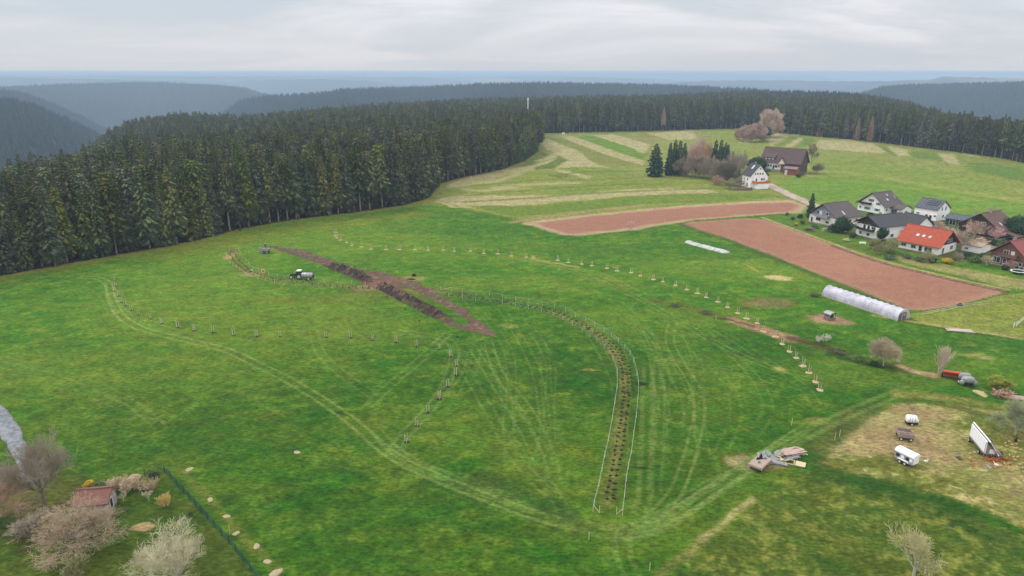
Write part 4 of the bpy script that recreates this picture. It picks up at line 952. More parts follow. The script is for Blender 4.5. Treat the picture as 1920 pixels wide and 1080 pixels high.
def person(px, py, rz, label, top, bottom, hair, pose='stand', group=None):
    x, y = G(px, py); e = empty('person', (x, y, 0), rz, label, 'person', group)
    if pose == 'stand':
        J = dict(pel=(0, 0, .92), sp=(0, .0, 1.2), ch=(.02, 0, 1.38), nk=(.02, 0, 1.5), hd=(.04, 0, 1.62), hp=(.04, 0, 1.72),
                 sl=(.02, .19, 1.42), el=(.06, .27, 1.16), wl=(.26, .24, 1.02), fl=(.34, .23, 1.0), sr=(.02, -.19, 1.42), er=(.06, -.27, 1.16), wr=(.26, -.22, 1.05), fr=(.34, -.21, 1.04),
                 hl=(0, .1, .88), kl=(.05, .11, .48), al=(-.02, .12, .08), tl=(.16, .13, .05), hr=(0, -.1, .88), kr=(.03, -.11, .48), ar=(-.06, -.12, .08), tr=(.12, -.13, .05))
    else:      # bent over, digging on the knees
        J = dict(pel=(-.1, 0, .42), sp=(.08, 0, .62), ch=(.28, 0, .72), nk=(.38, 0, .75), hd=(.50, 0, .76), hp=(.58, 0, .78),
                 sl=(.30, .19, .72), el=(.42, .24, .46), wl=(.58, .18, .26), fl=(.66, .16, .2), sr=(.30, -.19, .72), er=(.42, -.24, .46), wr=(.58, -.18, .24), fr=(.66, -.16, .18),
                 hl=(-.1, .1, .4), kl=(.26, .16, .12), al=(-.18, .14, .08), tl=(-.3, .14, .06), hr=(-.1, -.1, .4), kr=(.26, -.16, .12), ar=(-.18, -.14, .08), tr=(-.3, -.14, .06))
    nm = list(J); ix = {k: i for i, k in enumerate(nm)}
    E = [('pel', 'sp'), ('sp', 'ch'), ('ch', 'nk'), ('nk', 'hd'), ('hd', 'hp'), ('ch', 'sl'), ('sl', 'el'), ('el', 'wl'), ('wl', 'fl'), ('ch', 'sr'), ('sr', 'er'), ('er', 'wr'), ('wr', 'fr'), ('pel', 'hl'), ('hl', 'kl'), ('kl', 'al'), ('al', 'tl'), ('pel', 'hr'), ('hr', 'kr'), ('kr', 'ar'), ('ar', 'tr')]
    rr = dict(pel=.14, sp=.125, ch=.14, nk=.055, hd=.10, hp=.085, sl=.075, el=.045, wl=.032, fl=.035, sr=.075, er=.045, wr=.032, fr=.035, hl=.10, kl=.062, al=.045, tl=.04, hr=.10, kr=.062, ar=.045, tr=.04)
    skin_obj('body', [J[k] for k in nm], [(ix[a], ix[b]) for a, b in E], [rr[k] for k in nm], M_SKIN, e)
    def sub(name, keys, es, extra, m):
        i2 = {k: i for i, k in enumerate(keys)}; skin_obj(name, [J[k] for k in keys], [(i2[a], i2[b]) for a, b in es], [rr[k]+extra for k in keys], m, e)
    sub('jacket', ['sp', 'pel', 'ch', 'sl', 'el', 'wl', 'sr', 'er', 'wr'], [('pel', 'sp'), ('sp', 'ch'), ('ch', 'sl'), ('sl', 'el'), ('el', 'wl'), ('ch', 'sr'), ('sr', 'er'), ('er', 'wr')], .022, top)
    sub('trousers', ['pel', 'hl', 'kl', 'al', 'hr', 'kr', 'ar'], [('pel', 'hl'), ('hl', 'kl'), ('kl', 'al'), ('pel', 'hr'), ('hr', 'kr'), ('kr', 'ar')], .018, bottom)
    h = J['hp']; MB().lathe([(.02, .10), (.08, .085), (.125, .02), (.135, -.05), (.12, -.07)], 12, h).build('hat' if hair[0] == 'hat' else 'hair', hair[1], e, True)
    return e
person(498, 465.5, R(-100), 'person in dark clothes with a pale hat behind the small grey trailer', cloth('dark', (40, 42, 46)), cloth('navy', (44, 50, 62)), ('hat', cloth('cream', (232, 228, 200))))
person(470, 510, R(10), 'person in dark trousers and white top bending over the pits of the hooked strip', cloth('white', (214, 216, 210)), cloth('black', (30, 32, 34)), ('hair', cloth('fair', (206, 200, 170))), 'bent')
x, y = G(494, 512); e = empty('cable_reel', (x, y, 0), .4, 'small round orange reel with pale rim standing by the hooked planting strip', 'reel')
MO = mat('orange_plastic', S(214, 112, 66), .6, .08, 4)
MB().lathe([(.15, -.2), (.42, -.2), (.42, .2), (.15, .2)], 18, (0, 0, .65), ax='y').build('coil', MO, e)
MB().lathe([(.4, -.26), (.66, -.26), (.66, -.2), (.4, -.2)], 18, (0, 0, .65), ax='y', caps=False).lathe([(.4, .2), (.66, .2), (.66, .26), (.4, .26)], 18, (0, 0, .65), ax='y', caps=False).build('rim', mat('pale_rim', S(222, 190, 150)), e)
# low bundles beside the upper end of the right row
for a, b in ((455, 444),): heap(450, 433, .5, .4, .5, M_SOIL, 'stump', 'small dark stump at the woodland edge', 'stump', None, 3)
# ---------------------------------------------------------------- polytunnel
M_FILM = mat('white_film', S(206, 204, 212, .86), .35, .07, .5, .4, col2=S(174, 168, 182, .86)); M_HOOP = mat('film_hoop', S(236, 236, 234), .4, .03, 2)
rz, ln, c0 = facing((1541, 555), (1682, 602)); W2 = 2.35; Hh = 2.8
ax_ = Vector((math.cos(rz), math.sin(rz), 0)); nn = Vector((-ax_.y, ax_.x, 0)); c = Vector((*c0, 0))+nn*W2
pt = empty('polytunnel', c, rz, 'long white polytunnel beside the large ploughed field', 'polytunnel')
def arc(r, h, n=12): return [(-math.cos(math.pi*i/n)*r, math.sin(math.pi*i/n)**.85*h) for i in range(n+1)]
A_ = arc(W2, Hh); mb = MB(); nseg = 26
for i in range(nseg+1):
    xx = -ln/2+ln*i/nseg; sag = 0 if i % 2 == 0 else .05
    mb.v += [(xx, yy*(1-sag), zz_*(1-sag)) for yy, zz_ in A_]
k = len(A_)
for i in range(nseg):
    for j in range(k-1): mb.f.append((i*k+j, i*k+j+1, (i+1)*k+j+1, (i+1)*k+j))
mb.f += [tuple(range(k)), tuple(range(nseg*k, nseg*k+k))[::-1]]
mb.build('film', M_FILM, pt)
for i in range(0, nseg+1, 2):
    xx = -ln/2+ln*i/nseg; h_ = MB(); B_ = arc(W2+.03, Hh+.03)
    for (a, b), (c_, d) in zip(B_, B_[1:]): h_.tube((xx, a, b), (xx, c_, d), .05, .05, 5, False)
    h_.build('hoop', M_HOOP, pt)
MB().box((0, -W2-.05, .14), (ln, .12, .3)).box((0, W2+.05, .14), (ln, .12, .3)).build('base_board', mat('weathered_board', S(176, 168, 150)), pt)
for yy in (-1.5, -.1): MB().box((ln/2+.25, yy, 1.05), (.1, .9, 2.1), .35 if yy < -1 else -.5).build('door', mat('grey_mesh_door', S(110, 110, 118)), pt)
for yy in (-.85, .85): MB().box((ln/2+.05, yy, 1.15), (.1, .1, 2.3)).build('door_post', M_STAKE, pt)
x, y = G(1692, 600); yb = empty('standpipe', (x, y, 0), 0, 'yellow bucket on a leaning post at the right end of the polytunnel', 'bucket')
MB().tube((-.1, 0, 0), (.25, .2, 1.2), .05, .05, 6).build('post', M_STAKE, yb)
MB().lathe([(.16, 1.1), (.30, 1.1), (.36, 1.7), (.30, 1.74), (.1, 1.74)], 12, (.25, .2, 0)).build('bucket', mat('yellow_plastic', S(226, 190, 60), .4), yb)
# ---- small hutch on bare earth
x, y = G(1555, 599); hu = empty('hutch', (x, y, 0), R(28), 'small round roofed hutch with dark openings on a patch of bare earth', 'hutch')
Wd = mat('grey_wood', S(132, 122, 112), .85, .2, 5)
MB().box((0, 0, .22), (2.3, 1.9, .16)).build('floor', Wd, hu)
for sx_ in (-1.05, 1.05):
    for sy_ in (-.85, .85): MB().box((sx_, sy_, .8), (.1, .1, 1.6)).build('leg', Wd, hu)
MB().box((0, -.88, .5), (2.1, .06, .4)).box((0, .88, .8), (2.1, .06, 1.0)).box((-1.06, 0, .75), (.06, 1.7, .9)).build('side_board', Wd, hu)
MB().box((0, .1, .9), (1.6, 1.2, .8)).build('nest_box', mat('dark_wood', S(58, 50, 44)), hu)
r_ = MB(); B_ = arc(1.15, .62, 8); n_ = len(B_)
for yy in (-1.05, 1.05): r_.v += [(a, yy, 1.55+b) for a, b in B_]
for yy in (-1.05, 1.05): r_.v += [(a*.96, yy, 1.5+b*.96) for a, b in B_]
for j in range(n_-1): r_.f += [(j, j+1, n_+j+1, n_+j), (2*n_+j, 3*n_+j, 3*n_+j+1, 2*n_+j+1)]
for o_ in (0, 1): r_.f += [(o_*n_+j, o_*n_+j+1, 2*n_+o_*n_+j+1, 2*n_+o_*n_+j) for j in range(n_-1)]
r_.build('roof', M_TANK, hu)
# ---- crumpled sheets
def sheet(px_list, half, label, cat, m, seed, hgt=.5, name='crumpled_sheet'):
    cl = smooth_line(GP(px_list), 8); P = np.array(cl); s = np.concatenate([[0], np.cumsum(np.hypot(*np.diff(P, axis=0).T))]); U = np.arange(0, s[-1], .3); X0 = np.interp(U, s, P[:, 0]); Y0 = np.interp(U, s, P[:, 1])
    tx, ty = np.gradient(X0), np.gradient(Y0); l = np.hypot(tx, ty); V = np.linspace(-1, 1, 22); ed = .7+.6*fbm(U, U*0, 3.0, 3, seed)
    ed = ed*np.clip(np.minimum(U, s[-1]-U)/1.2+.3, 0, 1)
    VV = V[None, :]*half*ed[:, None]; X = X0[:, None]+(ty/l)[:, None]*VV; Y = Y0[:, None]-(tx/l)[:, None]*VV
    Z = hgt*(1-(V[None, :]**4))*(.35+.9*fbm(X, Y, 1.6, 4, seed+1, .65))+.03+hgt*.25*np.abs(fbm(X, Y, .5, 2, seed+2)-.5); Z[:, 0] = Z[:, -1] = -.05; Z[0] = Z[-1] = -.05
    nu, nv = X.shape; idx = np.arange(nu*nv).reshape(nu, nv); q = np.stack([idx[:-1, :-1], idx[:-1, 1:], idx[1:, 1:], idx[1:, :-1]], -1).reshape(-1, 4)
    mb = MB(); mb.v = np.stack([X, Y, Z], -1).reshape(-1, 3).tolist(); mb.f = q.tolist(); return tag(mb.build(name, m, None, False), label, cat)
sheet([(1288, 453), (1302, 458), (1325, 464), (1348, 470), (1366, 475)], 1.7, 'crumpled whitish sheet strip at the upper left corner of the large ploughed field', 'sheet', mat('white_sheet', S(206, 208, 204), .5, .2, .8, col2=S(150, 156, 146), bump=.5), 5, .6)
sheet([(-14, 762), (8, 790), (26, 824), (42, 855), (58, 880), (70, 905)], 1.45, 'large crumpled grey white sheet at the left edge of the photo', 'sheet', mat('grey_sheet', S(138, 140, 144), .7, .2, 1.0, col2=S(100, 106, 110), bump=.6), 15, .35)
# ---- red seed drill, grey-covered machine
x, y = G(1784, 709); sd_ = empty('seed_drill', (x, y, 0), R(-24), 'orange red seed drill parked beside the bare birch', 'seed drill')
MR = mat('red_paint', S(176, 54, 34), .45, .12, 3, .4); MR2 = mat('faded_orange_paint', S(200, 92, 60), .5, .08, 3)
MB().prism([(-.35, .7), (.35, .7), (.55, 1.35), (-.5, 1.35)], -1.6, 1.6, axis='x').build('hopper', MR, sd_)
MB().box((0, .03, 1.4), (3.3, 1.1, .08)).build('lid', MR2, sd_)
MB().box((0, -.5, .62), (3.1, .1, .12)).box((0, .4, .62), (3.1, .1, .12)).build('frame', MR, sd_)
for i in range(12): MB().tube((-1.4+i*.255, -.35, .8), (-1.4+i*.255, -.6, .1), .035, .035, 5).build('coulter', M_DARK, sd_)
for sx_ in (-1.75, 1.75): wheel(sd_, sx_, 0, .5, .18, 'x', MR)
x, y = G(1812, 722); gm = empty('covered_machine', (x, y, 0), R(-8), 'grey farm machine with bulging covers beside the red seed drill', 'farm machine')
MC = mat('grey_cover', S(164, 168, 162), .6, .12, 2.5, .3, col2=S(130, 134, 130))
for (cx, cy, rx, ry, z0, z1) in ((0, -.2, 1.25, .85, .9, 1.9), (0, 1.15, 1.15, .75, .9, 2.1)):
    MB().lathe([(.55, z0-.1), (1.0, z0), (1.04, (z0+z1)/2), (.85, z1-.12), (.4, z1)], 16, (cx, cy, 0), rx, ry).build('cover', MC, gm, True)
for sx_ in (-1.2, 1.2): MB().lathe([(.2, .35), (.42, .45), (.42, 1.1), (.2, 1.25)], 12, (sx_, -.55, 0)).build('side_drum', MC, gm, True)
MB().box((0, .4, .6), (1.6, 2.6, .25)).build('chassis', M_DARK, gm)
for sx_ in (-1.15, 1.15): wheel(gm, sx_, .5, .5, .35, 'x')
MB().tube((-.5, -1.2, .55), (0, -2.1, .4), .06).tube((.5, -1.2, .55), (0, -2.1, .4), .06).build('drawbar', M_DARK, gm)
# ---- flat wagon and building timber
rz, ln, c0 = facing((1407, 880), (1423, 887)); rz2, ln2, _c = facing((1423, 887), (1441, 870))
x, y = G(1424, 875); fw = empty('flat_wagon', (x, y, 0), rz2, 'flat wooden wagon with dark bits on its pale deck', 'wagon')
MP = mat('pinkish_planks', S(176, 156, 142), .85, .14, 4, stripes=('y', 3.3, .55))
MB().box((0, 0, .95), (3.9, 2.1, .12)).build('deck', MP, fw)
for sy_ in (-1.08, 1.08): MB().box((0, sy_, .82), (3.95, .06, .3)).build('side_board', MP, fw)
for sx_ in (-1.98, 1.98): MB().box((sx_, 0, .82), (.06, 2.2, .3)).build('end_board', MP, fw)
for sx_ in (-1.2, 1.2):
    for sy_ in (-.8, .8): wheel(fw, sx_, sy_, .36, .2)
for i, (a, b, s_) in enumerate(((.8, .3, .4), (1.2, -.3, .34), (.3, .5, .3), (-.6, -.1, .26), (1.5, .5, .3))):
    o = heap_mb(s_, s_*.8, .35, 60+i, 9, 3, .4).build('scrap_bundle', M_DARK if i % 2 == 0 else M_TANKD); o.location = (x+math.cos(rz2)*a-math.sin(rz2)*b, y+math.sin(rz2)*a+math.cos(rz2)*b, 1.01)
    tag(o, 'dark scrap lying on the deck of the flat wagon', 'scrap', 'dark scrap on the flat wagon')
def planks(px, py, rz, n, ln, w_, m, label, seed, hgt=.0, name='timber_stack', cat='timber stack', spread=.25):
    r = random.Random(seed); x, y = G(px, py); mb = MB()
    for i in range(n): mb.box((r.uniform(-spread, spread)*2, (i % 6-2.5)*w_*1.15, .09+.1*(i//6)+hgt), (ln*r.uniform(.8, 1.05), w_, .07), r.uniform(-.07, .07))
    o = mb.build(name, m); o.location = (x, y, 0); o.rotation_euler[2] = rz; return tag(o, label, cat)
MW1 = mat('fresh_timber', S(204, 188, 148), .8, .1, 4); MW2 = mat('rosy_timber', S(188, 162, 148), .85, .12, 4); MW3 = mat('grey_timber', S(148, 146, 144), .85, .18, 4)
planks(1459, 866, R(-22), 14, 2.4, .34, MW3, 'stack of grey boards right of the flat wagon', 1)
planks(1468, 861, R(24), 12, 1.3, .3, MW1, 'short pale boards between the grey and the rosy stack', 2, .2)
planks(1474, 857, R(18), 22, 3.6, .34, MW3, 'greyish board stack under the rosy one', 3)
planks(1484, 852, R(20), 26, 3.2, .30, MW2, 'rosy board stack at the back of the timber pile', 4, .25, spread=.4)
planks(1496, 847, R(-30), 10, 1.8, .32, MW1, 'pale boards at the right tip of the timber pile', 5, .1, spread=.4)
x, y = G(1484, 868); fr_ = empty('wooden_frame', (x, y, 0), R(-28), 'pale wooden frame with a square panel lying right of the boards', 'wooden frame')
for yy in (-.65, .65): MB().box((-.3, yy, .1), (4.0, .12, .12)).build('rail', MW1, fr_)
for xx in (-2.2, -.9, .4): MB().box((xx, 0, .16), (.12, 1.4, .1)).build('rung', MW1, fr_)
MB().box((1.35, 0, .18), (1.5, 1.5, .08)).build('panel', MW1, fr_)
for px, py, s_, lab in ((1438, 853, 1.0, 'larger grey green tarpaulin heap behind the flat wagon'), (1425, 854, .7, 'smaller grey green tarpaulin heap left of the larger one'), (1460, 852, .9, 'greenish crumpled foil between wagon and rosy boards')):
    x, y = G(px, py); o = heap_mb(.95*s_, .75*s_, .85*s_, int(px), 12, 5, .35).build('tarpaulin', mat('grey_green_foil', S(156, 172, 162), .4, .15, 3)); o.location = (x, y, 0); tag(o, lab, 'tarpaulin')
# ---------------------------------------------------------------- hen paddock
MVW = mat('van_white', S(244, 244, 248, .95), .45, .05, 2); MVG = mat('van_grey', S(166, 162, 166), .5, .12, 3)
rz, ln, c0 = facing((1688, 868), (1708, 878)); x, y = G(1698, 868); lt = empty('livestock_trailer', (x, y, 0), rz, 'white livestock trailer with rounded roof standing on the hen paddock', 'trailer')
MB().prism([(-1.5, .55), (1.5, .55), (1.5, 1.7), (-1.5, 1.7)], -.8, .8).build('body', MVG, lt)
MB().prism([(-.86, 1.7), (.86, 1.7), (.84, 1.95), (.6, 2.2), (0, 2.28), (-.6, 2.2), (-.84, 1.95)], -1.62, 1.62, axis='x').build('roof', MVW, lt)
for i, xx in enumerate((-1.0, -.2, .6, 1.2)): MB().box((xx, -.83, 1.25), (.5, .04, .5)).build('side_panel', MVW if i % 2 else M_DARK, lt)
MB().box((1.53, 0, 1.1), (.06, 1.4, 1.0)).build('door', MVW, lt)
for sx_ in (-.45, .4):
    for sy_ in (-.92, .92): wheel(lt, sx_, sy_, .34, .2); 
for sy_ in (-.92, .92): MB().prism([(-.95, .6), (-.8, .85), (.75, .85), (.9, .6), (.75, .72), (-.8, .72)], sy_-.14, sy_+.14).build('mudguard', MVW, lt)
MB().box((-2.1, 0, .5), (1.2, .1, .1)).build('drawbar', M_DARK, lt)
rz, ln, c0 = facing((1684, 824), (1705, 826)); x, y = G(1695, 822); ow = empty('open_wagon', (x, y, 0), rz+R(-2), 'weathered open box wagon with rubbish inside, middle of the three on the hen paddock', 'wagon')
MOW = mat('weathered_wood', S(156, 142, 128), .9, .2, 5)
MB().box((0, 0, .75), (2.3, 2.3, .12)).build('bed', MOW, ow)
for p_, d_ in (((0, -1.15, 1.05), (2.4, .08, .6)), ((0, 1.15, 1.05), (2.4, .08, .6)), ((-1.15, 0, 1.05), (.08, 2.3, .6)), ((1.15, 0, 1.05), (.08, 2.3, .6))): MB().box(p_, d_).build('side_board', MOW, ow)
heap_mb(.85, .8, .4, 70, 10, 3, .4).build('load', mat('mixed_rubbish', S(150, 130, 126), .9, .35, 3, col2=S(90, 74, 70)), ow, loc=(0, 0, .85))
for sx_ in (-.75, .75):
    for sy_ in (-1.0, 1.0): wheel(ow, sx_, sy_, .34, .18)
x, y = G(1707, 796); wt = empty('water_tank', (x, y, 0), R(-12), 'small white tank trailer, farthest of the three on the hen paddock', 'tank trailer')
MB().lathe([(.3, -.85), (.62, -.8), (.72, -.6), (.72, .6), (.62, .8), (.3, .85)], 16, (0, 0, 1.15), ax='x').build('tank', MVW, wt, True)
for xx in (-.45, 0, .45): MB().lathe([(.72, xx-.04), (.76, xx-.04), (.76, xx+.04), (.72, xx+.04)], 16, (0, 0, 1.15), ax='x').build('band', MVG, wt)
MB().box((.1, 0, .4), (2.0, 1.0, .14)).build('frame', M_DARK, wt)
MB().lathe([(.08, 0), (.22, 0), (.2, .35), (.08, .38)], 10, (1.05, 0, .7)).build('drum', M_WHITE, wt)
for sy_ in (-.62, .62): wheel(wt, 0, sy_, .3, .16)
# mobile hen house: a long A-frame
f1, f2, bk = Vector((*G(1845, 858), 0)), Vector((*G(1877, 864), 0)), Vector((*G(1817, 823), 0))
fwd = (f1-bk).normalized(); side = Vector((fwd.y, -fwd.x, 0)); Ln = (f1-bk).length; Wd_ = (f2-f1).dot(side)
rzc = math.atan2(fwd.y, fwd.x)-math.pi/2; cc = (f1+bk)/2+side*(Wd_/2)
hc = empty('hen_house', cc, rzc, 'long white and rust red A-frame hen house at the edge of the flock', 'hen house')
print('coop', Ln, Wd_)
hw = Wd_/2; hl_ = Ln/2; top = 3.05; eav = .95
def slab(p, q, t, y0, y1):      # a roof slab in the x-z plane
    d = Vector((q[0]-p[0], q[1]-p[1])).normalized(); n = Vector((-d.y, d.x))*t
    return MB().prism([p, q, (q[0]+n.x, q[1]+n.y), (p[0]+n.x, p[1]+n.y)], y0, y1)
MB().box((-hw, 0, .78+(top-.95)/2), (.12, Ln, top-.9)).build('side_wall', mat('white_sheeting', S(248, 248, 250, .95), .4, .03, 2, .4, stripes=('y', 1.0, .9)), hc)
slab((-hw-.3, top-.1), (hw+.45, .75), .08, -hl_-.3, hl_+.3).build('roof', mat('rust_red_sheeting', S(150, 112, 104), .6, .1, 2, .3, stripes=('y', 1.2, .85)), hc)
for q in (-1, 1): slab((-hw-.32, top+.0), (hw+.47, .85), .06, q*(hl_+.22)-.12, q*(hl_+.22)+.12).build('verge_board', M_WHITE, hc)
MB().box((-hw-.3, 0, top-.02), (.16, Ln+.7, .16)).build('ridge_cap', M_WHITE, hc); MB().box((hw+.45, 0, .78), (.14, Ln+.7, .16)).build('gutter', M_WHITE, hc)
MB().prism([(-hw+.1, .8), (hw-.1, .8), (-hw+.1, top-.35)], hl_-.2, hl_-.1).build('gable_wall', mat('grey_brown_gable', S(150, 140, 132), .8, .12, 3), hc)  # gable wall in a plain grey brown
MB().box((.1, hl_-.05, 1.2), (.9, .05, .75)).build('door', M_WHITE, hc)
MB().box((-.1, hl_, .72), (Wd_-.3, .25, .1)).build('porch_floor', Wd, hc)
for i in range(9): MB().box((-hw+.2+i*(Wd_-.7)/8, hl_+.12, .5), (.05, .05, .55)).build('slat', MOW, hc)
MB().box((0, 0, .72), (Wd_-.5, Ln-.4, .14)).build('floor', Wd, hc)
MB().prism([(-hw-.9, .45), (-hw-.1, 1.15), (-hw, 1.1), (-hw-.8, .4)], -.8*1.0, 1.6).build('nest_flap', M_WHITE, hc)
MB().box((-hw-.75, .2, .3), (.12, Ln-1.5, .12)).build('ramp_beam', M_STAKE, hc)
for sx_ in (-hw+.4, hw-.6):
    for sy_ in (-hl_+1.0, hl_-1.2): wheel(hc, sx_, sy_, .36, .2, 'x')
# hens: body, neck, head, comb, tail and legs in one small mesh
def hen_mesh(nm, c, c2):
    mb = MB(); prof = [(.02, -.20), (.10, -.15), (.14, -.03), (.13, .08), (.07, .17), (.03, .2)]
    mb.lathe(prof, 8, (0, 0, .25), .85, 1.0, 'x')
    mb.tube((.13, 0, .30), (.22, 0, .46), .06, .035, 6).tube((.19, 0, .46), (.27, 0, .47), .045, .03, 6).tube((.27, 0, .47), (.31, 0, .455), .015, .0, 4)
    mb.add([(-.15, -.05, .28), (-.15, .05, .28), (-.34, 0, .46), (-.26, 0, .28)], [(0, 1, 2), (0, 2, 3), (1, 3, 2), (0, 3, 1)])
    for s_ in (-.05, .05): mb.tube((0, s_, .16), (.01, s_, 0), .014, .01, 4).box((.03, s_, .012), (.07, .05, .012))
    n_ = len(mb.f); mb.box((.22, 0, .515), (.06, .012, .04)); me = mb.mesh(nm, [c, c2]); me.polygons.foreach_set('material_index', [0]*n_+[1]*(len(mb.f)-n_)); return me
comb = mat('comb_red', S(190, 40, 30)); HB = hen_mesh('hen', mat('brown_feathers', S(176, 100, 60), .9, .2, 8), comb); HW = hen_mesh('hen', mat('white_feathers', S(232, 226, 208), .9, .08, 8), comb); HT = hen_mesh('hen', mat('tan_feathers', S(206, 168, 122), .9, .15, 8), comb)
rh = random.Random(21)
def hen(px, py, me, lab, grp, s_=1.05):
    x, y = G(px, py); o = bpy.data.objects.new('hen', me); COL.objects.link(o); o.location = (x, y, 0); o.rotation_euler = (0, 0, rh.random()*6.28); o.scale = (s_,)*3; tag(o, lab, 'hen', grp)
used = []
for i in range(36):
    a = rh.gauss(1866, 17); b = rh.gauss(863, 5)+abs(a-1866)*.05
    if 1836 < a < 1842 and b < 858 or b < 855: b = 857+rh.random()*10
    hen(a, b, HB, 'brown hen crowding in front of the A-frame hen house', 'brown hens in front of the hen house')
for i in range(26):
    hen(rh.uniform(1880, 1918), rh.uniform(828, 885), HT, 'tan hen scattered on the grass right of the hen house', 'tan hens scattered right of the hen house')
for a, b in ((1765, 860), (1817, 853), (1827, 851), (1818, 862), (1756, 884), (1869, 872), (1876, 876), (1893, 871), (1734, 869)): hen(a, b, HT, 'tan hen standing alone on the paddock left of or below the hen house', 'single tan hens on the open paddock')
for a, b, lab in ((1867, 876, 'white hen just below the brown flock'), (1706, 826, 'white hen beside the open box wagon'), (1735, 869, 'white hen right of the livestock trailer')): hen(a, b, HW, lab, None, 1.7)
x, y = G(1904, 829); hen(1904, 829, hen_mesh('hen', mat('black_feathers', S(34, 32, 30)), comb), 'dark hen standing below the grey green tree', None, 1.8)
for a, b, s_, lab in ((1798, 860, .5, 'small dark green trough left of the brown flock'), (1853, 876, .6, 'small grey trough below the brown flock')):
    x, y = G(a, b); tag(MB().prism([(-.2, 0), (.2, 0), (.28, .2), (.22, .2), (.16, .06), (-.16, .06), (-.22, .2), (-.28, .2)], -.5, .5).build('trough', mat('trough_'+str(a), S(60, 84, 60) if a < 1800 else S(150, 150, 146)), None, False, (x, y, 0)), lab, 'trough')
# ---------------------------------------------------------------- paddock fence, boards, jumps on the right
post_fence([(1696, 590), (1729, 593), (1767, 586), (1806, 577), (1827, 575), (1853, 576)][1:], 'pale post and white tape fence below the corner of the large ploughed field', h=1.2, wires=(1.1, .6), wr=.04)
post_fence([(1754, 508), (1803, 517), (1851, 528), (1880, 534)], 'thin pale post fence above the large ploughed field', wr=.02, wires=(1.0,))
for a, b, lab in ((1875, 563, 'thin pale post near the field corner, left of the leaning ones'), (1900, 560, 'leaning thin post right of the field corner'), (1905, 545, 'left of two thin posts in the tan grass'), (1912, 547, 'right of two thin posts in the tan grass'), (1840, 480, 'thin post in the garden edge by the white garage wall'), (1861, 566, 'short thin post just below the field tip')):
    x, y = G(a, b); tag(MB().tube((0, 0, -.2), (.1, 0, 1.5), .05, .04, 6).build('marker_post', M_STAKE, None, False, (x, y, 0)), lab, 'post')
post_fence([(1900, 614), (1906, 612), (1925, 596), (1945, 580)], 'white rail fence at the right edge of the olive paddock', wires=(1.1, .7, .3), wr=.06, mat_=M_WHITE, post_r=.08)
planks(1799, 621, R(-14), 16, 6.2, .3, mat('faded_rosy_boards', S(196, 182, 170)), 'long flat stack of faded boards at the paddock edge', 9, .05, spread=.1)
x, y = G(1799, 573); bo = heap_mb(.9, .5, .55, 5, 10, 3, .5).build('scrap_harrow', M_DARK); bo.location = (x, y, 0); tag(bo, 'small dark harrow lying at the lower edge of the large ploughed field', 'harrow')
# ---------------------------------------------------------------- garden fence lower left
M_MESH = mat('dark_green_mesh', S(46, 84, 76), .5, .06, 3)
def mesh_fence(pts, label):
    P = [Vector((*G(*p), 0)) for p in pts]; b = P[0]; e = empty('mesh_fence', b, 0, label, 'fence')
    for p, q in zip(P, P[1:]):
        n = max(1, round((q-p).length/2.5))
        for i in range(n+1 if q is P[-1] else n):
            t = p.lerp(q, i/n)-b; MB().box((t.x, t.y, .65), (.08, .08, 1.5)).build('post', M_MESH, e)
        for i in range(n):
            a, c_ = p.lerp(q, (i+.03)/n)-b, p.lerp(q, (i+.97)/n)-b; mb = MB()
            for z in (.08, .4, .75, 1.1, 1.28): mb.tube(a+Vector((0, 0, z)), c_+Vector((0, 0, z)), .015, .015, 4, False)
            for k in range(13): v = a.lerp(c_, k/12); mb.tube(v+Vector((0, 0, .06)), v+Vector((0, 0, 1.3)), .013, .013, 3, False)
            mb.build('mesh_panel', M_MESH, e)
mesh_fence([(272, 893), (309, 886), (345, 925), (390, 975), (430, 1020), (470, 1070), (492, 1098)], 'dark green mesh fence round the corner of the lower left garden')
# ---- radio mast behind the left wood
xm, ym = np.array(ray(990, 181)[:2])*1; dz_ = ray(990, 181)[2]; t_ = 720/math.hypot(xm, ym); X_, Y_ = xm*t_, ym*t_; htop = CAMZ+dz_*t_
ms = empty('radio_mast', (X_, Y_, float(terrain(math.atan2(X_, Y_), 720))), 0, 'tall thin white mast rising from the dark conifers', 'mast'); hh = htop-ms.location.z
MB().lathe([(.62, -1), (.62, 0), (.42, hh*.7), (.34, hh*.93), (.30, hh*.93)], 12).build('pole', M_WHITE, ms, True)
MB().lathe([(.3, hh*.90), (.75, hh*.905), (.75, hh*.955), (.3, hh*.96)], 12).build('antenna_ring', M_WHITE, ms)
MB().tube((0, 0, hh*.95), (0, 0, hh+1.5), .10, .04, 6).build('aerial', M_WHITE, ms)
x, y = G(1056.5, 252.5); sb = empty('white_box', (x, y, 0), 0, 'small white hut at the foot of the far woodland edge', 'hut')
MB().prism([(-1.3, 0), (1.3, 0), (1.3, 1.7), (0, 2.2), (-1.3, 1.7)], -1, 1).build('wall', M_WHITE, sb); MB().box((0, -1.03, .8), (.8, .06, 1.4)).build('door', M_GREY, sb)
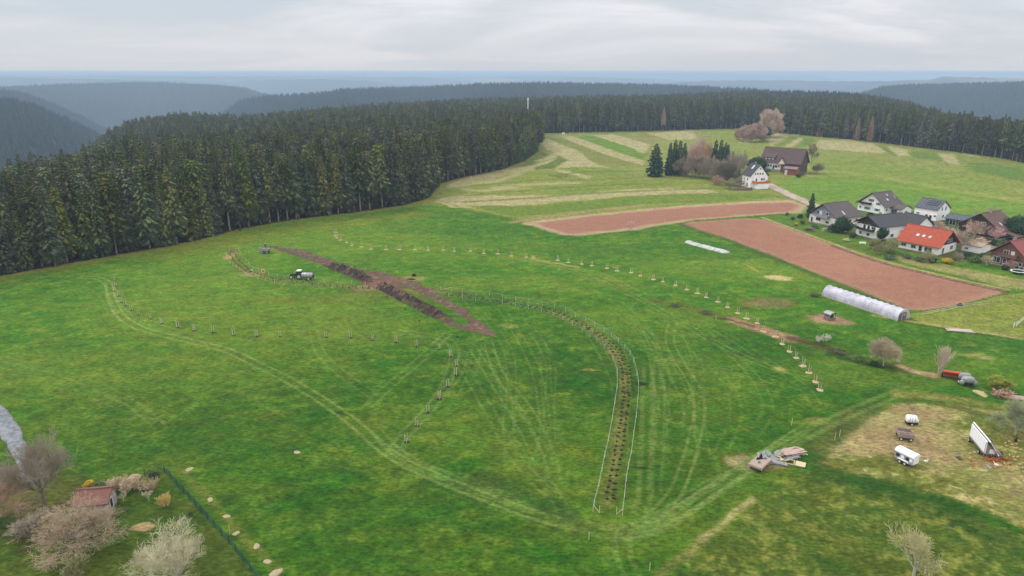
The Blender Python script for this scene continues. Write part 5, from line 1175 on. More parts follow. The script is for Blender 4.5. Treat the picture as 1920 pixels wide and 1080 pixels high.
# ---------------------------------------------------------------- houses
M_RENDER = mat('white_render', S(246, 244, 242, .98), .85, .04, .8)
M_CREAMR = mat('cream_render', S(240, 226, 216, .98), .85, .05, .8)
M_PANE = mat('window_pane', S(52, 56, 62), .12, .15, 1, .6)
M_FRAME = mat('window_frame', S(228, 228, 224), .6, .03)
M_DWOOD = mat('dark_boards', S(66, 54, 48), .85, .15, 2, stripes=('x', 4.0, .6))
M_BWOOD = mat('brown_boards', S(128, 88, 72), .85, .15, 2, stripes=('z', 3.5, .6))
M_CONC = mat('concrete', S(168, 160, 152), .9, .1, 2)
def roofmat(n, c): return mat(n, c, .8, .16, .9, .25, stripes=('z', 3.0, .86))
def house(spec, kind, name, label, walls, roof, windows=(), gable_mat=None, ov=.7, plinth=None, cat='house', chimneys=(), skylights=(), balconies=(), zbase=0.0, th=.22, hip=0.0):
    x, y, a, Lx, Ly, e, r = spec; hx, hy = Lx/2, Ly/2
    h = empty(name, (x, y, 0), a, label, cat)
    # walls as one shell with its gables
    if kind == 'A': prof = [(-hx, -.5), (hx, -.5), (hx, e), (0, r-.25), (-hx, e)]; MB().prism(prof, -hy, hy).build('wall', walls, h)
    else: prof = [(-hy, -.5), (hy, -.5), (hy, e), (0, r-.25), (-hy, e)]; mb = MB().prism(prof, -hx, hx); mb.v = [(v[1], v[0], v[2]) for v in mb.v]; mb.f = [f[::-1] for f in mb.f]; mb.build('wall', walls, h)
    W = hx if kind == 'A' else hy; Lr = hy if kind == 'A' else hx; sl = (r-e)/(W+ov)
    def rs_(s):      # one roof slope, a thick slab; hip cuts its far and near ends
        n = Vector((-(r-e), 0, (W+ov))).normalized()*th if s < 0 else Vector(((r-e), 0, (W+ov))).normalized()*th
        P = [(s*(W+ov), -Lr-ov, e), (s*(W+ov), Lr+ov, e), (0, Lr+ov-hip, r), (0, -Lr-ov, r)]
        vs = [(p[0], p[1], p[2]) for p in P]+[(p[0]+n.x*(1 if i < 2 else 0), p[1], p[2]+(n.z if i < 2 else th*1.12)) for i, p in enumerate(P)]
        if kind != 'A': vs = [(v[1], v[0], v[2]) for v in vs]
        f = [(0, 1, 2, 3), (7, 6, 5, 4), (0, 4, 5, 1), (1, 5, 6, 2), (2, 6, 7, 3), (3, 7, 4, 0)]
        return MB().add(vs, f)
    for s in (-1, 1): rs_(s).build('roof', roof, h)
    rc = (0, 0, r+th*1.12)
    (MB().box(rc, (.35, 2*Lr+2*ov-hip, .14)) if kind == 'A' else MB().box(rc, (2*Lr+2*ov, .35, .14))).build('ridge', roof, h)
    if gable_mat:
        gz, gm_ = gable_mat; k = max(0.0, min(1.0, (gz-e)/(r-e))); ww = W*(1-k)
        poly = [(-ww, gz), (ww, gz), (0, r-.28)] if gz >= e else [(-W, gz), (W, gz), (W, e), (0, r-.28), (-W, e)]
        mb = MB().prism(poly, -.05, .02)
        mb.v = [(v[0], v[1]-hy-.02, v[2]) if kind == 'A' else (hx+.02-v[1], v[0], v[2]) for v in mb.v]
        if kind != 'A': pass
        mb.build('gable_cladding', gm_, h)
    if plinth: (MB().box((0, 0, plinth/2-.1), (Lx+.08, Ly+.08, plinth+.2))).build('plinth', M_CONC, h)
    for w_ in windows:
        face, u, z, ww, wh = w_[:5]; nm = w_[5] if len(w_) > 5 else 'window'
        pm = {'door': M_DWOOD, 'garage_door': M_PANE, 'white_door': M_FRAME}.get(nm, M_PANE); onm = 'door' if 'door' in nm else nm
        if face == 'A':
            o = MB().box((u, -hy-.06, z), (ww, .06, wh)).build(onm, pm, h); F_ = MB()
            for q in (-1, 1): F_.box((u+q*ww/2, -hy-.07, z), (.10, .12, wh+.1)).box((u, -hy-.07, z+q*wh/2), (ww, .12, .10))
            if ww > 1.2: F_.box((u, -hy-.10, z), (.07, .06, wh))
        else:
            o = MB().box((hx+.06, u, z), (.06, ww, wh)).build(onm, pm, h); F_ = MB()
            for q in (-1, 1): F_.box((hx+.07, u+q*ww/2, z), (.12, .10, wh+.1)).box((hx+.07, u, z+q*wh/2), (.12, ww, .10))
            if ww > 1.2: F_.box((hx+.10, u, z), (.06, .07, wh))
        F_.build('frame', M_FRAME, o)
        if nm == 'window' and len(w_) > 6:      # shutters
            for q in (-1, 1):
                (MB().box((u+q*(ww/2+.32), -hy-.05, z), (.5, .07, wh)) if face == 'A' else MB().box((hx+.05, u+q*(ww/2+.32), z), (.07, .5, wh))).build('shutter', mat('grey_shutter', S(128, 126, 126)), h)
    for c in chimneys:      # (u across, v along the ridge)
        u, v, hh = c; zr = r-abs(u)*sl; p = (u, v) if kind == 'A' else (v, u)
        o = MB().box((*p, zr+hh/2-.4), (.75, .75, hh+.8)).build('chimney', M_CONC, h); MB().box((*p, zr+hh+.08), (.95, .95, .14)).tube((*p, zr+hh+.1), (*p, zr+hh+.5), .16).build('cap', M_GREY, o)
    for s in skylights:     # side, distance along, share of slope, w, h, material
        sd, v, k, ww, wh, mm = s; xx = sd*(W+ov)*(1-k); zz_ = e+(r-e)*k; ang = math.atan2(r-e, W+ov)*(-sd)
        M = Matrix.Translation((xx, v, zz_+th*1.2)) @ Matrix.Rotation(-ang if True else 0, 4, 'Y'); o_ = MB().box((0, 0, .06), (wh, ww, .12), 0, M); f_ = MB().box((0, 0, .03), (wh+.2, ww+.2, .1), 0, M)
        for q in (o_, f_):
            if kind != 'A': q.v = [(v_[1], v_[0], v_[2]) for v_ in q.v]; q.f = [f[::-1] for f in q.f]
        ob = o_.build('solar_panel' if mm is M_SOLAR else 'skylight', mm, h); f_.build('frame', M_GREY, ob)
    for b in balconies:     # u, z, width, depth, material
        u, z, ww, dd, mm = b[:5]; o = MB().box((u, -hy-dd/2, z), (ww, dd, .14)).build('balcony', M_CONC, h)
        MB().box((u, -hy-dd, z+.5), (ww, .07, .9)).box((u-ww/2, -hy-dd/2, z+.5), (.07, dd, .9)).box((u+ww/2, -hy-dd/2, z+.5), (.07, dd, .9)).build('railing', mm, o)
    return h
M_SOLAR = mat('solar_glass', S(30, 36, 52), .15, .1, 1, .6); M_SKYL = mat('skylight_glass', S(216, 220, 226), .1, .05, 1, .6)
RG = roofmat('grey_brown_tiles', S(98, 90, 86)); RD = roofmat('dark_grey_tiles', S(74, 74, 76)); RS = roofmat('slate_blue_tiles', S(92, 98, 104)); RB = roofmat('brown_tiles', S(108, 84, 78)); RO = roofmat('orange_tiles', S(172, 82, 58)); RR = roofmat('wine_red_tiles', S(146, 84, 80)); RF_ = roofmat('old_brown_tiles', S(96, 78, 74))
M_BLUEW = mat('grey_blue_cladding', S(142, 144, 160), .8, .06, 2)
h1 = house((134.0, 283.5, -1.10, 12.8, 15.0, 3.5, 8.6), 'A', 'grey_roof_house', 'pale house with blue grey gable cladding and grey roof beside the lone dark spruce', M_CREAMR, RG,
      [('A', -2.4, 4.9, 1.3, 1.5, 'door'), ('A', -1.0, 4.9, 1.1, 1.5, 'white_door'), ('A', 2.2, 4.9, 1.2, 1.2), ('A', 3.4, 4.9, .8, 1.2), ('A', -1.9, 2.1, 2.2, 1.3), ('A', 2.6, 1.5, 1.6, 1.0), ('B', -4, 2.0, 1.4, 1.3), ('B', 1, 2.0, 1.6, 1.3), ('B', 5, 2.0, 1.2, 1.3), ('A', -5, 1.4, 1.0, 2.0, 'door')],
      (3.55, M_BLUEW), .9, .5, chimneys=[(-1.6, 1.0, 1.3)], skylights=[(1, -1.8, .30, .5, 1.9, M_SKYL)], balconies=[(.2, 3.3, 6.6, 1.5, mat('grey_railing', S(156, 156, 170)))], hip=1.8)
MB().prism([(2.2, 4.4), (6.4, 3.3), (6.6, 4.2), (2.4, 6.6)], 2.6, 5.4).build('dormer', RG, h1); MB().box((6.35, 4, 3.75), (.25, 2.2, .9)).build('dormer_front', M_RENDER, h1)
h2 = house((166.1, 310.4, -1.05, 12.6, 12.4, 3.1, 8.4), 'A', 'white_gable_house', 'large white house with brown roof and dark balcony, highest of the village row', M_RENDER, RG,
      [('A', -.2, 5.3, 1.4, 1.1, 'window', 1), ('A', 3.3, 4.2, 1.0, 1.0, 'window', 1), ('A', -4.2, 3.2, 1.0, .9), ('A', -1.6, 1.5, 1.6, 1.1, 'window', 1), ('A', 3.2, 1.5, 1.4, 1.1, 'window', 1), ('A', -5.0, 1.6, .9, .9), ('B', -4.2, 1.8, 1.0, 1.2), ('B', -1.2, 1.2, .9, 2.2, 'door'), ('B', 1.2, 1.8, 1.2, 1.2), ('B', 4.4, 1.3, 2.0, 2.4, 'garage_door')],
      None, .9, .0, chimneys=[(3.6, 4.4, 1.6)], skylights=[(1, -1.0, .45, .8, 1.0, M_SKYL), (1, 1.5, .75, .6, .8, M_SKYL)], balconies=[(-2.4, 3.35, 5.2, 1.1, M_DWOOD)])
x, y = G(1699, 405); ca_ = Vector((x, y, 0))
house((x, y+6, -1.05, 6.4, 7.5, 2.3, 4.0), 'B', 'garage', 'low garage with brown roof attached right of the large white house', M_RENDER, RG, [('A', 0, 1.2, 2.6, 2.0, 'garage_door'), ('B', 0, 1.1, 1.0, 1.2)], None, .5, cat='garage')
h3 = house((141.8, 259.9, -1.20, 10.4, 15.5, 4.9, 8.3), 'A', 'chalet_house', 'white chalet with dark boarded gable in front of the large white house', M_RENDER, RD,
      [('A', -3.2, 4.0, 1.2, 1.7, 'white_door'), ('A', -1.5, 4.0, 1.2, 1.7), ('A', 2.6, 4.1, 1.8, 1.1), ('A', .4, 4.0, 1.2, 1.8), ('A', .6, 1.3, 1.2, 1.0), ('A', -3, 1.3, 1.0, 1.0), ('B', -5, 3.6, 1.4, 1.2), ('B', -5, 1.2, 1.2, 1.2), ('B', -1, 1.4, 1.4, 1.2), ('B', 4, 1.4, 1.4, 1.2)],
      (4.7, M_DWOOD), 1.0, .3, chimneys=[(-.8, -1.5, 1.0)], balconies=[(-.6, 2.75, 7.4, 1.5, M_DWOOD)])
house((158.5, 268.0, -1.20, 9.0, 8.0, 3.2, 6.6), 'B', 'side_wing', 'dark roofed wing behind and right of the chalet with boarded gable', M_RENDER, RD, [('B', -2, 1.6, 1.4, 1.2), ('B', 2, 1.6, 1.4, 1.2)], None, .6)
h4 = house((179.7, 293.0, -1.05, 9.6, 9.3, 4.6, 8.1), 'B', 'solar_roof_house', 'modern white house with slate blue roof and dark solar panels', M_RENDER, RS,
      [('A', .6, 1.3, 1.1, 2.2), ('A', 2.3, 1.2, 1.1, 2.2), ('A', -3.2, 2.4, 1.3, .7), ('A', 4.1, 2.2, .9, .7), ('B', -1.5, 5.1, .7, 1.5), ('B', 1.2, 5.1, .9, 1.7), ('B', 0, 1.8, 1.2, 1.2), ('B', 3, 1.8, 1.2, 1.2)],
      None, .35, .2, chimneys=[(.2, -1.2, .8)], skylights=[(-1, 1.2+1.12*c_, .38+.20*r__, 1.02, 1.1, M_SOLAR) for r__ in range(3) for c_ in range(-2, 3)])
house((184.0, 279.5, -.95, 8.8, 7.0, 2.5, 4.1), 'B', 'slate_garage', 'low garage with flat sloping slate roof between the solar roofed and the brown roofed house', mat('dark_render', S(84, 84, 86)), RS, [('A', -1.6, 1.2, 2.4, 2.0, 'garage_door'), ('A', 1.8, 1.2, 2.4, 2.0, 'garage_door'), ('B', 0, 1.4, 1.2, 1.0)], None, .5, cat='garage')
h5 = house((184.0, 262.5, -1.06, 14.5, 13.5, 3.2, 8.8), 'A', 'brown_roof_house', 'dark boarded house with the broadest brown roof and two skylights behind bare trees', M_DWOOD, RB,
      [('A', -1.2, 5.0, 1.3, 1.2), ('A', 1.4, 5.0, 1.3, 1.2), ('A', -3.6, 2.0, 1.6, 1.4), ('A', 1.2, 2.0, 1.6, 1.4), ('A', 4.6, 2.0, 1.4, 1.4), ('B', -4.5, 1.7, 1.4, 1.2), ('B', 0, 1.7, 1.4, 1.2), ('B', 4, 1.7, 1.4, 1.2)],
      None, 1.0, .4, chimneys=[(-3.2, -4.8, 2.0), (.4, -1.8, 1.8)], skylights=[(1, -3.2, .34, .6, 1.5, M_SKYL), (1, .2, .38, .6, 1.5, M_SKYL)], balconies=[(-2.2, 3.1, 4.0, 1.3, mat('pale_railing', S(150, 142, 134)))], hip=2.2)
MB().prism([(7.0, 3.1), (13.2, 1.9), (13.4, 2.15), (7.0, 3.5)], -6, 3.2).build('lean_to_roof', RB, h5)
for yy in (-5.6, 2.6): MB().box((12.6, yy, .95), (.25, .25, 2.0)).build('post', M_CONC, h5)
h6 = house((147.1, 239.1, -.977, 13.6, 12.4, 2.6, 7.7), 'B', 'orange_roof_house', 'white bungalow with bright orange roof and three skylights', M_RENDER, RO,
      [('A', -5.0, 1.6, 1.7, 1.1), ('A', -1.6, 1.5, 1.6, 1.2), ('A', .8, 1.3, 1.1, 1.9), ('A', 3.4, 1.3, 2.4, 1.7, 'garage_door'), ('B', -3.2, 1.3, 1.2, 2.0, 'door'), ('B', 2.6, 1.7, 1.8, 1.3), ('B', -.4, 4.4, 1.2, 1.1), ('B', 1.6, 4.4, 1.2, 1.1)],
      (3.2, M_DWOOD), .9, .2, chimneys=[(.6, 1.4, 1.1), (.3, 5.2, .9)], skylights=[(-1, -1.9, .47, .8, 1.0, M_SKYL), (-1, .1, .47, .8, 1.0, M_SKYL), (-1, 2.2, .47, .8, 1.0, mat('yellowish_skylight', S(206, 196, 160), .2))])
h7 = house((167.2, 219.5, -1.12, 11.0, 17.0, 3.3, 8.4), 'A', 'brown_wood_house', 'brown boarded house with wine red roof at the right edge beside the trampoline', M_BWOOD, RR,
      [('A', -3.3, 1.7, 2.4, 1.9), ('A', -.8, 1.7, 1.1, 1.7), ('A', 2.6, 1.7, 1.0, 1.0), ('A', 4.0, 1.7, 1.0, 1.0), ('A', -.8, 4.6, 1.6, 1.3, 'door'), ('A', 1.2, 4.6, 1.0, 1.2, 'white_door'), ('A', 3.2, .6, 1.2, .8), ('A', 4.6, .6, 1.0, .8)],
      None, .9, .3, chimneys=[(-1.8, -3.6, 1.6)], balconies=[(.3, 3.4, 5.6, 1.3, M_BWOOD)])
x, y = G(1842, 474); wg = house((x-.5, y+3, -1.0, 6.2, 7.0, 2.2, 3.0), 'B', 'flat_garage', 'low white garage with tan gravelled roof left of the brown boarded house', M_RENDER, mat('gravel_roof', S(170, 148, 122)), [('A', -1.5, 1.1, 1.2, .6)], None, .2, cat='garage')
# white house on the road and the old farmhouse
hW = house((132.8, 379.8, -1.36, 8.6, 10.2, 6.2, 12.3), 'B', 'tall_white_house', 'tall white house with steep grey roof and orange balcony where the road ends', M_RENDER, RD,
      [('B', -1.2, 7.6, .8, 1.0), ('B', .3, 7.6, .8, 1.0), ('B', 1.8, 7.6, .8, 1.0), ('B', -2.6, 7.6, .6, 1.0), ('B', .2, 10.2, .7, .8), ('B', 1.6, 4.6, 1.1, 1.2), ('B', 2.9, 4.6, .8, 1.2), ('B', -1.6, 4.3, .8, 1.8, 'door'), ('A', -2, 4.4, 1.0, 1.2), ('A', 1.5, 4.4, 1.0, 1.2), ('A', -2, 1.6, 1.0, 1.2), ('A', 1.5, 1.6, 1.0, 2.0, 'door')],
      None, .5, .0, chimneys=[(.4, -1.4, 1.2)], skylights=[(-1, .2, .70, 1.3, 2.4, M_SKYL)])
MB().box((4.3+2.0, .3, 1.45), (3.9, 6.6, 2.9)).build('garage_wall', M_RENDER, hW); bl_ = MB().box((4.3+2.0, .2, 3.02), (4.4, 8.2, .24)).build('balcony', M_CONC, hW)
MB().box((8.5, .2, 3.55), (.1, 8.4, 1.0)).box((6.3, -3.95, 3.55), (4.3, .1, 1.0)).box((6.3, 4.35, 3.55), (4.3, .1, 1.0)).build('railing', mat('orange_boards', S(206, 116, 60), .8, .15, 4), bl_)
MB().prism([(-3.0, 6.6), (-3.2, 8.6), (-.6, 8.9)], -1.4, 1.8, axis='y').build('dormer', RD, hW)
x, y = G(1398, 357); tag(MB().prism([(-5.5, 0), (5.5, 0), (5.3, 1.5), (-4.6, 1.2)], -.5, .5).build('stone_wall', mat('stacked_stone', S(146, 124, 112), .95, .3, 2, col2=S(110, 92, 84)), None, False, (x-2, y, 0)), 'low brown stone wall left of the tall white house', 'stone wall')
hF = house((172.0, 441.7, -.748, 24.5, 12.5, 5.6, 14.3), 'B', 'old_farmhouse', 'huge old farmhouse with steep dark brown roof behind the tall white house', M_RENDER, RF_,
      [('A', u, 3.6, 1.1, 1.2) for u in (-10.6, -9.0, -7.4, -5.8)]+[('A', -4.0, 2.9, 1.1, 2.4, 'door'), ('A', -2.4, 3.4, 1.6, 1.6), ('A', -.6, 3.6, 1.0, 1.2)], (-.4, mat('brown_barn_boards', S(92, 72, 64), .9, .15, 1.5)), 1.0, 1.6)
MB().box((6.4, -6.33, 2.6), (11.7, .16, 6.0)).build('barn_boards', mat('barn_front', S(132, 100, 78), .9, .15, 2, stripes=('x', 2.5, .7)), hF)
gbl = MB().prism([(-2.2, 5.2), (2.2, 5.2), (0, 8.6)], -7.4, -3.0); gbl.v = [(v[0]+1.2, v[1], v[2]) for v in gbl.v]; gbl.build('front_gable', M_CREAMR, hF)
for s in (-1, 1): MB().add([(1.2+s*2.6, -7.7, 5.0), (1.2, -7.7, 8.95), (1.2, -2.4, 8.95), (1.2+s*2.6, -5.2, 5.0), (1.2+s*2.6, -7.7, 5.2), (1.2, -7.7, 9.2), (1.2, -2.4, 9.2), (1.2+s*2.6, -5.2, 5.2)], [(0, 1, 2, 3), (7, 6, 5, 4), (0, 4, 5, 1), (1, 5, 6, 2), (3, 2, 6, 7), (0, 3, 7, 4)]).build('gable_roof', RF_, hF)
d_ = MB().prism([(-7.2, 6.4), (-2.0, 9.6), (-2.0, 11.6), (-7.6, 8.6)], -10.5, -3.4, axis='x'); d_.v = [(-v[0] if False else v[0], v[1], v[2]) for v in d_.v]
dm = MB().add([(-10.8, -6.6, 8.4), (-3.6, -6.6, 8.4), (-3.6, -2.0, 11.4), (-10.8, -2.0, 11.4), (-10.8, -6.6, 8.65), (-3.6, -6.6, 8.65), (-3.6, -2.0, 11.7), (-10.8, -2.0, 11.7)], [(3, 2, 1, 0), (4, 5, 6, 7), (0, 1, 5, 4), (1, 2, 6, 5), (2, 3, 7, 6), (3, 0, 4, 7)]).build('dormer_roof', RF_, hF)
MB().box((-7.2, -4.6, 7.9), (6.8, 3.2, 1.3)).build('dormer', M_DWOOD, hF)
for u in (-9.4, -7.2, -5.0): MB().box((u, -6.22, 7.85), (1.5, .06, .8)).build('dormer_window', M_FRAME, hF)
x, y = G(1483, 329); sh = house((x+1.5, y+3.5, -.748, 7.5, 5.5, 3.6, 4.6), 'B', 'red_shed', 'reddish brown shed with white door in front of the old farmhouse', mat('red_brown_boards', S(152, 90, 72), .9, .12, 2, stripes=('x', 2.5, .75)), mat('shed_roof', S(138, 112, 108)), [('A', -2.3, 1.6, 1.5, 3.0, 'white_door')], None, .5, cat='shed')
# garden shed, lower left
x, y = G(170, 968); gs = house((x+.2, y+1.6, .16, 3.9, 3.4, 2.0, 3.3), 'B', 'garden_shed', 'small pinkish shed with red roof half hidden by a bare tree, lower left', mat('flaking_wall', S(206, 190, 190), .9, .2, 3, col2=S(150, 132, 132)), roofmat('rose_red_tiles', S(132, 90, 80)), [('A', -.6, 1.2, .8, .7), ('B', -.4, 1.1, .9, 1.7, 'door')], None, .45, cat='shed')
# trampoline, garden things
x, y = G(1908, 513); tp_ = empty('trampoline', (x, y, 0), 0, 'round trampoline with white rim beside the brown boarded house', 'trampoline')
MB().lathe([(.05, .8), (1.75, .8), (1.75, .83), (.05, .83)], 28).build('jumping_mat', M_DARK, tp_)
MB().lathe([(1.75, .82), (2.05, .82), (2.1, .88), (1.75, .90)], 28, caps=False).build('rim', M_WHITE, tp_)
for k in range(6): MB().tube((math.cos(k*1.047)*2.0, math.sin(k*1.047)*2.0, 0), (math.cos(k*1.047)*2.0, math.sin(k*1.047)*2.0, .84), .05).build('leg', M_GREY, tp_)
def table(px, py, rz, label, m=MW1, nm='garden_table'):
    x, y = G(px, py); e = empty(nm, (x, y, 0), rz, label, 'garden table')
    MB().box((0, 0, .75), (2.2, .9, .08)).build('tabletop', m, e)
    for sx_ in (-.9, .9):
        for sy_ in (-.35, .35): MB().box((sx_, sy_, .36), (.09, .09, .72)).build('leg', m, e)
    for sy_ in (-.9, .9): MB().box((0, sy_, .42), (2.0, .3, .06)).build('bench', m, e)
table(1586, 452, .2, 'pale wooden garden table below the dark round shrubs'); table(1617, 458, -.3, 'white low garden bench and table right of the wooden one', M_WHITE)
x, y = G(1548, 434); tag(MB().prism([(-1.2, 0), (1.2, 0), (1.2, .8), (.9, 1.3), (-.9, 1.3), (-1.2, .8)], -.6, .6).build('cold_frame', mat('cold_frame_film', S(150, 160, 140), .4), None, False, (x, y, 0)), 'small glazed cold frame in the garden left of the dark shrubs', 'cold frame')
x, y = G(1351, 340-1); tag(MB().box((0, 0, .7), (1.6, .3, 1.4)).box((0, -.2, .1), (1.9, .8, .2)).build('white_board', M_WHITE, None, False, (x, y, 0)), 'small pale board at the edge of the copse', 'board')
# cars in the yards
def car(px, py, rz, m, label):
    x, y = G(px, py); e = empty('parked_car', (x, y, 0), rz, label, 'car', None)
    MB().prism([(-2.1, .35), (2.1, .35), (2.15, .75), (1.3, .92), (-2.0, .98), (-2.15, .7)], -.85, .85).build('body', m, e)
    c_ = MB().prism([(-1.7, .95), (1.0, .92), (.35, 1.42), (-1.3, 1.45)], -.74, .74).build('cabin', M_PANE, e); MB().box((-.45, 0, 1.46), (1.5, 1.35, .05)).build('roof', m, c_)
    for sx_ in (-1.3, 1.3):
        for sy_ in (-.8, .8): wheel(e, sx_, sy_, .32, .2)
    for sy_ in (-.6, .6): MB().box((2.12, sy_, .68), (.06, .3, .12)).build('headlight', M_CREAM, e)
car(1634, 405, -.3, mat('black_car_paint', S(40, 42, 46), .3, .02, 1, .6), 'black car between the large white house and the chalet')
car(1744, 425, .5, mat('dark_car_paint', S(58, 62, 70), .3, .02, 1, .6), 'dark grey car on the pale yard below the solar roofed house')
car(1846, 467, .9, mat('silver_car_paint', S(170, 172, 176), .3, .02, 1, .6), 'silver car beside the flat white garage')
# ---------------------------------------------------------------- broadleaved trees, shrubs
def bare_mesh(H, spread, depth, seed, trunk_r=.16, up=.25, kids=(3, 4), droop=0.0, crown_low=.25, twr=.010, stems=1, ratio=.68):
    r = random.Random(seed); tk, tw = MB(), MB()
    def br(p, d, l, rad, k):
        n = 2 if k > 1 else 1; q = Vector(p)
        for i in range(n):
            d = (d+Vector((r.uniform(-.22, .22), r.uniform(-.22, .22), r.uniform(-.1, .16)+(up*.12)-droop*.25))).normalized()
            q2 = q+d*(l/n); r2 = rad*(1-.36*(i+1)/n)
            (tk if rad > .035 else tw).tube(q, q2, rad*(1-.36*i/n), r2 if k > 0 else twr*.35, 5 if rad > .06 else 3, False)
            if k > 0:
                for j in range(r.randint(*kids)-(i == 0)):
                    a = r.random()*6.28; o = d.orthogonal().normalized(); o.rotate(Matrix.Rotation(a, 3, d)); sp_ = r.uniform(.45, .95)*spread
                    nd = (d+o*sp_+Vector((0, 0, up*.3-droop))).normalized()
                    br(q2 if i else q.lerp(q2, r.uniform(.5, 1)), nd, l*r.uniform(ratio-.12, ratio+.12), max(r2*.62, twr), k-1)
            q = q2
    L0 = H*.30
    for s in range(stems):
        a = s*2.4; b = Vector((math.cos(a)*.25*(stems > 1), math.sin(a)*.25*(stems > 1), -.2)); d0 = Vector((math.cos(a)*.25*(stems > 1), math.sin(a)*.25*(stems > 1), 1)).normalized()
        if stems == 1:
            q = b+d0*(H*crown_low+.2); tk.tube(b, q, trunk_r*1.2, trunk_r, 7)
            for j in range(6):
                a = j*1.1+r.random(); el = r.uniform(.25, 1.0); br(q.lerp(b, .0+.04*j), Vector((math.cos(a)*spread, math.sin(a)*spread, el+up)).normalized(), L0*r.uniform(.8, 1.1), trunk_r*.55, depth)
            br(q, Vector((.05, 0, 1)), L0*1.05, trunk_r*.75, depth)
        else: br(b, d0, L0, trunk_r/1.3, depth)
    return tk, tw
BARKS = {}
def bare_tree(px, py, H, W, seed, label, bark, twig, name='bare_tree', cat='bare tree', group=None, zb=0.0, **kw):
    x, y = G(px, py); tk, tw = bare_mesh(H, seed=seed, **kw)
    allv = tk.v+tw.v; hm_ = max(v[2] for v in allv); wm = np.percentile([math.hypot(v[0], v[1]) for v in allv], 97)
    e = empty(name, (x, y, zb), seed*1.7, label, cat, group); e.scale = (W/2/wm, W/2/wm, H/hm_)
    tk.build('trunk', bark, e); tw.build('crown', twig, e); return e
BK = mat('grey_bark', S(128, 116, 104), .95, .2, 3); BKP = mat('pale_bark', S(196, 188, 172), .9, .15, 3)
TW1 = mat('pinkish_twigs', S(170, 140, 120, 1.15), .9, .15, .5); TW2 = mat('pale_twigs', S(196, 188, 156, .95), .9, .15, .6); TW3 = mat('grey_twigs', S(146, 134, 116, 1.15), .9, .15, .6); TW4 = mat('beige_twigs', S(184, 160, 140, 1.15), .9, .14, .3)
TW5 = mat('olive_twigs', S(140, 138, 96, 1.15), .9, .2, .6); TW6 = mat('orange_twigs', S(172, 142, 110, 1.15), .9, .15, .4); TW7 = mat('rosy_twigs', S(196, 158, 152, 1.15), .9, .12, .4)
LT = dict(depth=5, spread=1.0, kids=(2, 4))
bare_tree(84, 946, 11.5, 9.5, 3, 'tall bare tree beside the crumpled grey sheet, left of the small shed', BK, TW3, depth=5, spread=.8, kids=(2, 4), trunk_r=.24, up=.5, twr=.013, crown_low=.22)
bare_tree(147, 1030, 7.6, 12.0, 5, 'wide bare tree spreading in front of the small red roofed shed', BK, mat('mauve_twigs', S(156, 138, 112, 1.15), .9, .15, .6), depth=5, spread=1.15, kids=(2, 4), trunk_r=.24, up=.1, twr=.013, crown_low=.24)
bare_tree(333, 1094, 8.6, 9.6, 8, 'dense round pale twigged tree at the bottom edge', BKP, TW2, depth=5, spread=.95, kids=(2, 4), trunk_r=.20, up=.25, twr=.011, crown_low=.14)
bare_tree(-14, 985, 8.5, 8, 9, 'reddish bare tree cut by the left edge', BK, TW1, depth=5, spread=1.0, kids=(2, 4), trunk_r=.2, twr=.013)
bare_tree(142, 1092, 3.6, 3.6, 12, 'low brown bush at the bottom edge below the wide bare tree', BK, TW5, depth=4, spread=.8, kids=(3, 4), stems=4, trunk_r=.1, twr=.024, name='bare_bush', cat='bush')
bare_tree(1712, 1082, 7.6, 6.4, 14, 'slim bare fruit tree in the lower right meadow', BKP, mat('yellow_grey_twigs', S(178, 170, 126, 1.15), .9, .15, .6), depth=5, spread=.9, kids=(2, 3), trunk_r=.19, up=.35, twr=.018, crown_low=.2)
bare_tree(1656, 686, 6.6, 6.6, 16, 'round beige bare tree with one pale stem on the weedy bank', BKP, mat('beige_grey_twigs', S(172, 158, 130, 1.15), .9, .12, .5), depth=5, spread=.9, kids=(3, 4), trunk_r=.13, up=.3, twr=.013, crown_low=.22)
bare_tree(1762, 702, 6.8, 4.4, 17, 'slender pale birch with many stems beside the red seed drill', BKP, mat('pale_grey_twigs', S(184, 168, 146, 1.15), .9, .12, .5), depth=4, spread=.42, kids=(2, 4), stems=5, trunk_r=.13, up=.7, twr=.013, name='birch', cat='birch')
bare_tree(1903, 815, 7.4, 6.8, 18, 'grey green budding tree behind the hen house at the right edge', BKP, mat('grey_green_twigs', S(146, 152, 116, 1.15), .9, .15, .5), depth=5, spread=.9, kids=(3, 4), trunk_r=.15, up=.3, twr=.013, crown_low=.2)
bare_tree(1868, 731, 3.0, 4.2, 19, 'yellow green budding bush right of the covered machine', BK, mat('yellow_green_twigs', S(148, 154, 62, 1.15), .9, .15, .5), depth=5, spread=.8, kids=(3, 4), stems=3, trunk_r=.07, up=.4, twr=.013, name='budding_bush', cat='bush')
for i, (a, b, s_, lab) in enumerate(((1547, 641, 2.0, 'larger white flowering bush on the weedy bank'), (1533, 641, 1.4, 'smaller white flowering bush on the weedy bank'))):
    bare_tree(a, b, s_*1.1, s_*1.2, 30+i, lab, BK, mat('blossom_white', S(222, 218, 200), .9, .1), depth=3, spread=.9, kids=(3, 5), stems=3, trunk_r=.06, twr=.03, name='flowering_bush', cat='bush')
bare_tree(1183, 433, 4.0, 4.0, 33, 'thin bare sapling at the lower edge of the narrow ploughed field', BKP, TW7, depth=4, spread=.8, kids=(2, 3), trunk_r=.08, twr=.02)
bare_tree(312, 950, 2.2, 1.9, 34, 'straw yellow bush on the garden lawn', BK, mat('straw_twigs', S(196, 172, 104, 1.15), .9, .12), depth=3, spread=.5, kids=(3, 5), stems=7, trunk_r=.05, up=.8, twr=.024, name='grass_bush', cat='bush')
